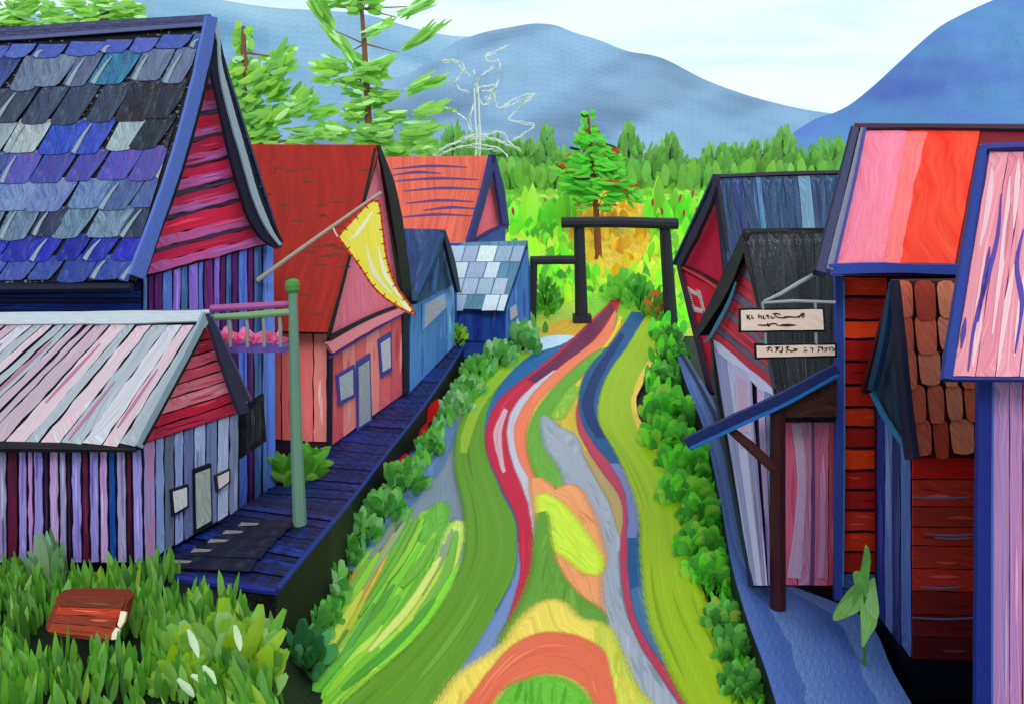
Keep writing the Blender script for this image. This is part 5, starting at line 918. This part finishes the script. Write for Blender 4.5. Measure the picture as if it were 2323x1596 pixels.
child(mb, 'leaves', LEAF, root); mb = MB(); mb.tube([V((pt(1960, 1380, YQ).x, YQ, -.02)), V((pt(1960, 1380, YQ).x, YQ, .25)), pt(1962, 1350, YQ)], .025, (80, 130, 60), sides=6); child(mb, 'stem', LEAF, root)
# timber block in the grass
YW = 10.9; PWd = Pl(pt(100, 1400, YW), pt(280, 1400, YW-.0), pt(100, 1500, YW-.25)); 
wb = thing('wood_block', pt(190, 1450, YW), 'reddish brown split timber block with pale end grain lying in the grass', 'timber')
mb = MB(); outw = [(104, 1416), (124, 1370), (140, 1352), (280, 1354), (286, 1372), (278, 1410), (250, 1452), (190, 1448), (118, 1436)]
P3 = [PWd.at(p.x, p.y) for p in cr(outw, 36, True)]; prism(mb, P3, V((.02, .16, .02)), (112, 36, 16), (90, 30, 16), d=V((1, 0, 0)))
lay(mb, PWd, [(140, 1355), (284, 1358), (250, 1450), (108, 1432)], 4, 'h', [((104, 40, 16), (70, 24, 14)), ((168, 44, 18), (130, 34, 16)), ((92, 34, 16), (140, 44, 20)), ((150, 60, 24), (120, 40, 20))], gap=1.5, amp=2.5, th=.03, seq=True); child(mb, 'timber', WOOD, wb)
mb = MB(); patch(mb, PWd, [(274, 1384), (286, 1386), (282, 1408), (272, 1424), (266, 1416)], (222, 206, 176), (200, 180, 150), th=.05, off=.03); patch(mb, PWd, [(262, 1422), (272, 1426), (266, 1448), (252, 1450), (254, 1436)], (226, 216, 190), (190, 170, 150), th=.05, off=.03); child(mb, 'end_grain', WOOD, wb)

# ------------------------------------------------------------------ meadow behind the gate
MY0, MY1, MZ = 47.5, 58.0, 4.4
def mz(Y): 
    t = max(0, min(1, (Y-MY0)/(MY1-MY0))); return (MZ-GZ)*t+GZ-.03
mb = MB(); nx, ny = 56, 40
for i in range(nx):
    for j in range(ny):
        f = lambda a, b: V((-26+a*66/nx, 37+b*(70-37)/ny, mz(37+b*(70-37)/ny)+.25*noise.noise(V((a*.3, b*.3, 0)))*(37+b*33/ny > 48.5)))
        q = [f(i, j), f(i+1, j), f(i+1, j+1), f(i, j+1)]; x, y = q[0].x, q[0].y
        px, py = CX+F*x/y, HY+F*(CH-q[0].z)/y
        e = ((px-1380)/110)**2+((py-540)/130)**2+.5*noise.noise(V((i*.5, j*.5, 4)))
        c1, c2 = ((214, 176, 50), (226, 206, 80)) if e < .9 else (((176, 206, 70), (206, 220, 96)) if noise.noise(V((x*.35, y*.35, 1))) > -.1 else ((120, 200, 60), (160, 220, 70)))
        mb.face(q, c1, c2, uvs=[(p.x*.4, p.y*.4) for p in q])
tag(mb.build('meadow', GRND), kind='structure')
def mground(px, Y): z = mz(Y); return V(((px-CX)/F*Y, Y, z))
mb = MB()
for i in range(1500):
    Y = rnd.uniform(40, 60); px = rnd.uniform(1140, 1640); c = mground(px, Y); py = HY+F*(CH-c.z)/Y
    if py > 655 and 1500-(py-655)*1.6 > px > 1400-(py-655)*3.2: continue
    if py > 690 and 1330 < px < 1490: continue
    e = ((px-1385)/105)**2+((py-540)/110)**2
    if e < .85: 
        if rnd.random() < .75: continue
        col = rnd.choice([(206, 160, 40), (220, 190, 70), (196, 150, 60)])
    elif Y > 56.5: col = rnd.choice([(112, 170, 74), (124, 180, 70), (140, 200, 76)])
    elif Y > 53: col = rnd.choice([(120, 200, 66), (150, 214, 84), (104, 190, 64), (90, 170, 70), (190, 236, 110)])
    else: col = rnd.choice([(170, 226, 70), (190, 216, 80), (140, 190, 70), (100, 170, 76), (206, 216, 90), (90, 150, 80), (130, 220, 70)])
    l = (rnd.uniform(.7, 1.5) if Y < 56 else rnd.uniform(.2, .5)) if Y > 53 else rnd.uniform(.4, 1.2)
    mb.dab(c-V((0, 0, .1)), V((rnd.uniform(-.2, .2), 0, 1)), l, rnd.uniform(.3, .7), col, blunt=.3, face=V((rnd.uniform(-.3, .3), -1, .2)))
tag(mb.build('tall_grass', LEAF), 'bright lime and yellow tall grass on the slope behind the black gate', 'grass', kind='stuff')
def spears(name, pxs, Y, hts, cols, label, tips=None):
    root = thing(name, mground(sum(pxs)/len(pxs), Y), label, 'plant'); mb = MB(); k = Y/F
    for px, top in zip(pxs, hts):
        c = mground(px, Y+rnd.uniform(-.5, .5)); tz = CH-(top-HY)*k; l = tz-c.z+.2
        mb.dab(c-V((0, 0, .2)), V((rnd.uniform(-.06, .06), 0, 1)), l, rnd.uniform(22, 34)*k, rnd.choice(cols), blunt=.15, face=V((0, -1, .1)), bend=.04)
    child(mb, 'blades', LEAF, root)
    if tips:
        mb = MB()
        for px, py in tips: p = pt(px, py, Y-.6); mb.dab(p, V((rnd.uniform(-.3, .3), 0, -1)), 20*k, 7*k, (196, 50, 50), (150, 60, 90), face=V((0, -1, 0)))
        child(mb, 'red_tips', LEAF, root)
spears('spear_grass', [1150, 1166, 1180, 1192, 1205, 1222, 1240, 1256, 1270, 1285], 54, [470, 455, 462, 420, 415, 462, 452, 460, 440, 432], [(126, 204, 66), (112, 212, 62), (160, 214, 84), (116, 176, 74)], 'tall bright green spear-leaved grass left of the gate, beside the orange house', [(1162, 470), (1168, 500)])
spears('spear_grass', [1470, 1484, 1498, 1512, 1530, 1546, 1560, 1574, 1588], 54, [440, 400, 398, 450, 430, 440, 435, 440, 470], [(136, 210, 66), (110, 206, 62), (164, 216, 84), (122, 180, 74)], 'tall bright green red-tipped grass right of the gate, beside the far red house', [(1480, 450), (1500, 470), (1545, 440), (1552, 475), (1572, 430), (1590, 452), (1578, 470)])
shrub('garden_bush', mground(1240, 41.5), .75, 2.3, 90, [(84, 156, 60), (70, 140, 50), (110, 180, 80)], 'tall narrow green bush seen through the left opening of the black gate', leaf=.7, up=1.2, wd=.4)
shrub('garden_bush', mground(1450, 43), .6, 2.0, 60, [(70, 140, 60), (90, 170, 70)], 'dark green leafy bush inside the gate by its right post', leaf=.8, up=1.2, wd=.4)
shrub('garden_bush', mground(1490, 40.5), .7, 1.7, 70, [(120, 130, 50), (80, 140, 60), (206, 110, 60), (90, 160, 60)], 'reddish-green bush at the foot of the gate\'s right post', leaf=.7, up=1.2, wd=.4)
shrub('garden_bush', mground(1430, 45.5), 1.3, 1.4, 90, [(110, 176, 70), (130, 196, 80), (90, 160, 66)], 'low soft green bush right of the red tip of the path', leaf=.6, up=1.2, wd=.5)

# ------------------------------------------------------------------ trees
def tree(name, base, trunk_pts, trunk_r, Y, clumps, cols, label, group=None, light=None, tc=((150, 108, 80), (124, 90, 66)), dens=1.0, lp=.16):
    """trunk through given points; clumps = (x, y, rx, ry, angle) of foliage, each with a limb to the trunk"""
    root = thing(name, base, label, 'tree', group); mb = MB(); k = Y/F
    T = [base-V((0, 0, .2))]+[pt(x, y, Y) for x, y in trunk_pts]; mb.tube(T, [trunk_r*(1-.75*i/(len(T)-1)) for i in range(len(T))], tc[0], tc[1], sides=8)
    for (x, y, rx, ry, an) in clumps:
        tp = min(T[1:], key=lambda q: abs(q.z-(CH-(y+ry*.6-HY)*k))+abs(q.x)*0); mb.tube([tp, pt(x, y, Y)], [trunk_r*.2, trunk_r*.08], tc[0], sides=5)
    child(mb, 'trunk', LEAF, root); mb = MB()
    for (x, y, rx, ry, an) in clumps:
        nD = int(max(7, rx*ry/30)*dens); ca, sa = math.cos(an), math.sin(an)
        for i in range(nD):
            r_, th = rnd.random()**.6, rnd.uniform(0, 6.28); ux, uy = r_*math.cos(th)*rx*.85, r_*math.sin(th)*ry*.8
            qx, qy = x+ux*ca-uy*sa, y+ux*sa+uy*ca; p = pt(qx, qy, Y+rnd.uniform(-1, 1)*min(rx, ry*2)*k*.9)
            thin = rx > 2.6*ry; da = an+rnd.uniform(-.22, .22)*(1 if thin else 2)+(math.pi if ux < 0 else 0); d = V((math.cos(da), rnd.uniform(-.3, .3), -math.sin(da)))
            l = max(16*k, rnd.uniform(.5, .95)*rx*k); c = rnd.choice(cols)
            if light and rnd.random() < lp: c = rnd.choice(light)
            mb.dab(p, d, l, max(9*k, ry*(.5 if thin else .62)*k*rnd.uniform(.7, 1.1)), jit(c, 5), jit(c, 12), blunt=.8, bend=.08, face=V((rnd.uniform(-.12, .12), -1, .5)))
    child(mb, 'crown', TREE, root); return root
FG = [(126, 178, 90), (118, 172, 84), (134, 184, 96), (146, 190, 82)]; WL = [(176, 212, 170), (190, 220, 160)]
Y1 = 40
tree('pine_tree', V(((590-CX)/F*Y1, Y1, GZ)), [(590, 335), (572, 280), (564, 200), (552, 120), (552, 60)], .35, Y1,
     [(552, 90, 14, 45, 0), (556, 150, 26, 30, 0), (555, 185, 40, 42, 0), (600, 160, 55, 34, -.5), (630, 130, 30, 24, -.4), (590, 215, 50, 30, -.4), (560, 250, 38, 40, 0), (650, 245, 55, 26, -.5), (605, 270, 50, 26, -.3), (680, 240, 30, 24, 0), (570, 310, 45, 30, 0), (640, 308, 70, 20, 0), (700, 305, 30, 16, 0)], FG, 'broad light green pine with white-brushed boughs behind the gap between blue and red roofs', 'tall trees behind the houses', light=WL, dens=1.2)
Y2 = 42
tree('pine_tree', V(((845-CX)/F*Y2, Y2, GZ)), [(842, 340), (836, 300), (832, 200), (826, 100), (820, 20), (818, -40)], .24, Y2,
     [(800, -10, 50, 26, -.2), (830, 8, 34, 28, 0), (760, 70, 75, 15, 1.0), (735, 15, 26, 14, 1.2), (900, 40, 75, 16, -.5), (940, 15, 30, 14, -.7), (790, 120, 60, 14, .8), (905, 120, 90, 13, -.55), (795, 158, 62, 24, .1), (760, 185, 40, 14, .1), (845, 165, 24, 30, 0), (915, 208, 80, 15, -.3), (830, 215, 40, 20, .2), (775, 245, 60, 16, -.2), (930, 262, 70, 16, -.25), (840, 262, 50, 20, 0), (800, 305, 60, 26, .2), (900, 300, 70, 26, -.1), (930, 342, 46, 24, -.1), (870, 338, 50, 22, 0)], FG, 'tallest conifer with widely spaced upswept branches and brown trunk, rising behind the dark red roof', 'tall trees behind the houses', light=WL, dens=1.3)
Y3 = 30
tree('leafy_tree', V(((55-CX)/F*Y3, Y3, GZ)), [(55, 90), (54, 40), (52, -10)], .3, Y3, [(30, 30, 60, 22, -.3), (80, 45, 60, 22, .1), (20, 65, 60, 20, 0), (90, 15, 40, 20, .3), (70, 70, 60, 18, 0), (-30, 60, 50, 26, 0), (10, 5, 40, 18, .2)], FG, 'green tree top above the left end of the blue roof, cut by the left edge', 'tall trees behind the houses', light=WL, dens=1.5)
tree('leafy_tree', V(((236-CX)/F*Y3, Y3, GZ)), [(236, 90), (235, 30), (234, -20)], .3, Y3, [(200, 10, 50, 16, .1), (270, 12, 50, 18, .2), (180, 40, 55, 15, -.2), (280, 38, 40, 18, 0), (235, 30, 50, 22, 0), (240, 60, 50, 14, 0), (150, 48, 30, 10, 0)], FG, 'green tree top with brown stem above the middle of the blue roof', 'tall trees behind the houses', light=WL, dens=1.5)
# bright pine on the ochre patch
Y4 = 51.0
tree('pine_tree', pt(1356, 588, Y4), [(1356, 560), (1352, 480), (1345, 400), (1338, 320), (1334, 262)], .24, Y4,
     [(1334, 268, 5, 22, 0), (1336, 300, 14, 22, 0), (1345, 325, 30, 20, .2), (1320, 350, 30, 16, -.2), (1370, 345, 26, 24, .4), (1345, 375, 45, 18, 0), (1300, 385, 34, 16, .1), (1385, 385, 30, 20, .3), (1350, 410, 50, 18, 0), (1400, 412, 34, 18, .4), (1320, 425, 40, 16, 0), (1425, 440, 30, 18, .6), (1370, 440, 50, 16, .1), (1352, 462, 34, 16, 0)], [(84, 190, 62), (98, 200, 68), (82, 170, 68), (112, 180, 70), (98, 156, 72)], 'bright green pine with red-edged boughs standing on the ochre patch behind the gate', light=[(176, 50, 40), (30, 70, 50), (196, 70, 50)], dens=2.2, lp=.09, tc=((150, 70, 50), (120, 90, 60)))
# treeline
ord_ = ['first', 'second', 'third', 'fourth', 'fifth', 'sixth', 'seventh', 'eighth', 'ninth', 'tenth', 'eleventh', 'twelfth', 'thirteenth', 'fourteenth', 'fifteenth', 'sixteenth', 'seventeenth', 'eighteenth', 'nineteenth', 'twentieth']
tl = [(1000, 330, 46), (1030, 288, 40), (1072, 312, 44), (1120, 318, 44), (1150, 330, 46), (1190, 326, 40), (1240, 292, 24), (1290, 345, 46), (1380, 350, 46), (1424, 282, 28), (1468, 340, 44), (1520, 316, 34), (1580, 380, 40), (1622, 338, 36), (1690, 338, 50), (1730, 330, 50), (1776, 298, 40), (1830, 345, 50), (1884, 325, 44), (1940, 340, 44)]
HZG = [(112, 164, 88), (106, 158, 86), (118, 170, 90), (110, 162, 92), (122, 172, 86)]
Y5 = 64
for i, (x, y, hw) in enumerate(tl):
    Y = Y5+rnd.uniform(-2, 2); b = V(((x-CX)/F*Y, Y, MZ-.1)); k = Y/F
    shape = 'slender pointed' if hw < 35 else ('broad pointed' if y < 320 else 'low rounded')
    root = thing('conifer', b, '%s hazy green tree, %s from the left in the far treeline' % (shape, ord_[i]), 'tree', 'trees of the far treeline'); mb = MB()
    mb.tube([b, pt(x, y+20, Y)], [.3, .06], (90, 100, 60), sides=6); child(mb, 'trunk', LEAF, root); mb = MB(); hb = 500-y
    for j in range(int(230*hw/40)):
        t = rnd.random()**.75; yy = y+t*hb; wr = hw*min(1.35, (.12+1.35*t)) if 'pointed' in shape else hw*min(1.2, .5+t)
        xx = x+rnd.uniform(-1, 1)*wr; sgn = 1 if xx > x else -1; d = V((sgn*.22+rnd.uniform(-.15, .15), rnd.uniform(-.2, .2), 1))
        mb.dab(pt(xx, yy, Y+rnd.uniform(-1, 1)), d, (18+22*min(1, t*2.5))*k*rnd.uniform(.8, 1.3), (7+9*min(1, t*2.5))*k, rnd.choice(HZG), blunt=.5, face=V((rnd.uniform(-.1, .1), -1, .4)))
    child(mb, 'crown', TREE, root)
mb = MB()
for i in range(1300):
    px = rnd.uniform(930, 2050); Y = rnd.uniform(60, 66); k = Y/F; mb.dab(pt(px, rnd.uniform(405, 490), Y), V((rnd.uniform(-.25, .25), 0, 1)), 50*k, 22*k, rnd.choice([(116, 168, 88), (110, 162, 86), (122, 174, 84), (130, 180, 82)]), blunt=.5, face=V((rnd.uniform(-.1, .1), -1, .4)))
tag(mb.build('undergrowth', TREE), 'soft green undergrowth below the far treeline', 'undergrowth', kind='stuff')
# chalk-white bare tree
Y6 = 47; k6 = Y6/F
root = thing('white_tree', V(((1083-CX)/F*Y6, Y6, GZ)), 'leafless chalk-white tree of thin scribbled branches above the orange roof', 'tree'); wc = (226, 236, 238)
q2 = lambda P: [((500+x/2.581)*.9359, (y/2.581)*.9359) for x, y in P]
mb = MB()
for dx in (-5, 4): mb.tube([V(((1083+dx-CX)/F*Y6, Y6, GZ))]+[pt(x+dx, y, Y6) for x, y in ((1084, 350), (1086, 310), (1083, 270), (1082, 230), (1080, 200))], .05, wc, wc, sides=5)
child(mb, 'trunk', FLAT, root); mb = MB()
WT = [[(1675, 450), (1690, 520), (1700, 600), (1720, 650), (1750, 665), (1790, 620)], [(1660, 830), (1650, 740), (1680, 640)], [(1890, 290), (1820, 320), (1750, 350), (1760, 390), (1830, 390), (1700, 500), (1680, 540)], [(1880, 300), (1800, 340), (1745, 365)], [(1470, 385), (1540, 380), (1610, 410), (1600, 460), (1560, 520), (1580, 560), (1640, 580)], [(1480, 395), (1560, 400), (1600, 440), (1650, 480)], [(1460, 660), (1540, 700), (1620, 750), (1650, 820)], [(1455, 668), (1530, 690), (1610, 740)], [(1690, 560), (1760, 540), (1810, 545), (1800, 620), (1830, 680), (1900, 640), (1990, 600), (2065, 595)], [(1835, 690), (1930, 650), (2050, 600), (1960, 680), (1890, 750), (1960, 770), (2050, 790), (1990, 840), (1920, 880)], [(1835, 400), (1830, 480), (1800, 560), (1720, 580)], [(1740, 620), (1790, 570), (1760, 640)], [(1425, 980), (1500, 920), (1600, 890), (1700, 870), (1800, 880), (1900, 920), (1965, 945)], [(1430, 950), (1520, 910), (1640, 860), (1740, 850), (1850, 830), (1900, 900), (1960, 940)], [(1440, 985), (1560, 930), (1700, 910), (1820, 930), (1890, 985)], [(1480, 960), (1600, 920), (1720, 935), (1850, 950)], [(1600, 880), (1680, 850), (1790, 870), (1870, 900)], [(1700, 790), (1705, 860), (1690, 970)], [(1420, 960), (1425, 985), (1450, 960)]]
for s_ in WT:
    P = cr([pt(x, y, 1) for x, y in q2(s_)], len(s_)*5)
    for rep in range(2):
        mb.tube([V((p.x*Y6, Y6+rnd.uniform(-.02, .02)+.5*noise.noise(V((i*.2, 0, s_[0][0]))), CH+(p.z-CH)*Y6))+V((rnd.uniform(-.05, .05), 0, rnd.uniform(-.05, .05)+rep*.05)) for i, p in enumerate(P)], .026, wc, wc, sides=4)
child(mb, 'branch', FLAT, root)

# ------------------------------------------------------------------ mountains
def mountain(name, prof, Y, cols, label_seed, slope=1.1, amp=.05):  # haze blue is put into the base colours, there is no air volume
    P = cr(prof, 90); mb = MB(); n = 26; z0_ = -4
    rowsv = []
    for j in range(-4, n+1):
        row = []
        for i, p in enumerate(P):
            r_ = pt(p.x, p.y, Y); hgt = r_.z-z0_; t = abs(j)/n if j >= 0 else abs(j)/4
            nz = noise.fractal(V((p.x*.006+label_seed, t*2.2+p.x*.002, label_seed)), .9, 2, 4)
            q = V((r_.x*(1-.12*t if j > 0 else 1), r_.y-hgt*slope*t*(1+.0*nz) if j >= 0 else r_.y+hgt*t, z0_+hgt*(1-t)))
            if j > 0: q += V((0, -1, .25))*hgt*nz*amp*math.sin(min(1, t*1.4)*math.pi)*2.2
            row.append(q)
        rowsv.append(row)
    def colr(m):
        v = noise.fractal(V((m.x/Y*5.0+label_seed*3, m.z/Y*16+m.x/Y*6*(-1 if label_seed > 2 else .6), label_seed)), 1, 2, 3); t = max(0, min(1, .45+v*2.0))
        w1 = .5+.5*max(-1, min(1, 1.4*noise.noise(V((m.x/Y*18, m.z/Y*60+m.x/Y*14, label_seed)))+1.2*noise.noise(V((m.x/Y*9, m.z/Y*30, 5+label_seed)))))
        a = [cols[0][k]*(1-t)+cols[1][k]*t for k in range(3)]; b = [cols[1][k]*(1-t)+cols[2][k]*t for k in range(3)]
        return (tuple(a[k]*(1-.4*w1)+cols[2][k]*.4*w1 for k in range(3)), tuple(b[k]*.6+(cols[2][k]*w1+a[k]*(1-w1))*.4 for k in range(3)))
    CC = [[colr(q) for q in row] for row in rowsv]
    for j in range(len(rowsv)-1):
        for i in range(len(P)-1):
            q = [rowsv[j][i], rowsv[j][i+1], rowsv[j+1][i+1], rowsv[j+1][i]]
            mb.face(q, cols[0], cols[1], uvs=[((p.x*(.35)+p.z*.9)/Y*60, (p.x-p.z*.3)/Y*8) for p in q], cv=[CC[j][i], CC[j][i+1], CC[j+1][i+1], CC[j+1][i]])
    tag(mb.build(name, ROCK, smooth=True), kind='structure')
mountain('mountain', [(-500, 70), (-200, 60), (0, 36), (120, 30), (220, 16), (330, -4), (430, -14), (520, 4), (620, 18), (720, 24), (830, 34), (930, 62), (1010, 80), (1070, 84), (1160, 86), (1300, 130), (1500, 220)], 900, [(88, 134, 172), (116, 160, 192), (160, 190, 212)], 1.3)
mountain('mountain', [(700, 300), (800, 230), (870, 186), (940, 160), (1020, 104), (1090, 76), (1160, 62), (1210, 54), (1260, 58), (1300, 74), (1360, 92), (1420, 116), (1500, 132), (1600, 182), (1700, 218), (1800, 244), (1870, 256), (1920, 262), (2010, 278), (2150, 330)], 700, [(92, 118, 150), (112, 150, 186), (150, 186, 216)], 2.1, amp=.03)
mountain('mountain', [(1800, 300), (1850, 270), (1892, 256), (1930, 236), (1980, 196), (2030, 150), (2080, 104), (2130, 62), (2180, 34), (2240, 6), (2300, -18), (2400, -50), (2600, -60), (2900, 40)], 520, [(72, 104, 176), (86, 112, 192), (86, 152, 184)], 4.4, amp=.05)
# ================================================================== light, sky, camera
EL, AZ = math.radians(42), math.radians(8)
w = bpy.data.worlds.new('World'); bpy.context.scene.world = w; w.use_nodes = True; nt = w.node_tree; N = nt.nodes; N.clear(); L = nt.links.new
wo = N.new('ShaderNodeOutputWorld'); bg = N.new('ShaderNodeBackground'); L(bg.outputs[0], wo.inputs[0])
sk = N.new('ShaderNodeTexSky'); sk.sky_type = 'NISHITA'; sk.sun_disc = False; sk.sun_elevation = EL; sk.sun_rotation = math.pi-AZ; sk.air_density = .8
tc = N.new('ShaderNodeTexCoord'); mp = N.new('ShaderNodeMapping'); L(tc.outputs['Generated'], mp.inputs[0]); mp.inputs['Scale'].default_value = (2.2, 2.2, 16); mp.inputs['Rotation'].default_value = (.12, .1, 0)
ns = N.new('ShaderNodeTexNoise'); L(mp.outputs[0], ns.inputs['Vector']); ns.inputs['Scale'].default_value = 1.6; ns.inputs['Detail'].default_value = 6; ns.inputs['Distortion'].default_value = .6
r = N.new('ShaderNodeValToRGB'); L(ns.outputs[0], r.inputs[0]); r.color_ramp.elements[0].position = .38; r.color_ramp.elements[0].color = (5.3, 6.7, 7.0, 1); r.color_ramp.elements[1].position = .56; r.color_ramp.elements[1].color = (6.5, 7.2, 7.3, 1)
mx = N.new('ShaderNodeMix'); mx.data_type = 'RGBA'; mx.inputs[0].default_value = .88; L(sk.outputs[0], mx.inputs[6]); L(r.outputs[0], mx.inputs[7])
L(mx.outputs[2], bg.inputs['Color']); bg.inputs['Strength'].default_value = .122
ld = bpy.data.lights.new('sun', 'SUN'); ld.energy = 1.25; ld.angle = math.radians(20); ld.color = (1, .97, .92)
lo = bpy.data.objects.new('sun', ld); C.objects.link(lo)
dr = V((math.sin(AZ)*math.cos(EL), -math.cos(AZ)*math.cos(EL), math.sin(EL))); lo.rotation_euler = dr.to_track_quat('Z', 'Y').to_euler(); lo.location = dr*60
cd = bpy.data.cameras.new('camera'); co = bpy.data.objects.new('camera', cd); C.objects.link(co); bpy.context.scene.camera = co
co.location = (0, 0, CH); co.rotation_euler = (math.radians(90), 0, 0); cd.sensor_width = 36; cd.lens = 36*F/W; cd.shift_y = -(H/2-HY)/W; cd.clip_end = 6000; cd.clip_start = .1
vs = bpy.context.scene.view_settings; vs.view_transform = 'Standard'; vs.look = 'None'; vs.gamma = 1; vs.exposure = .3
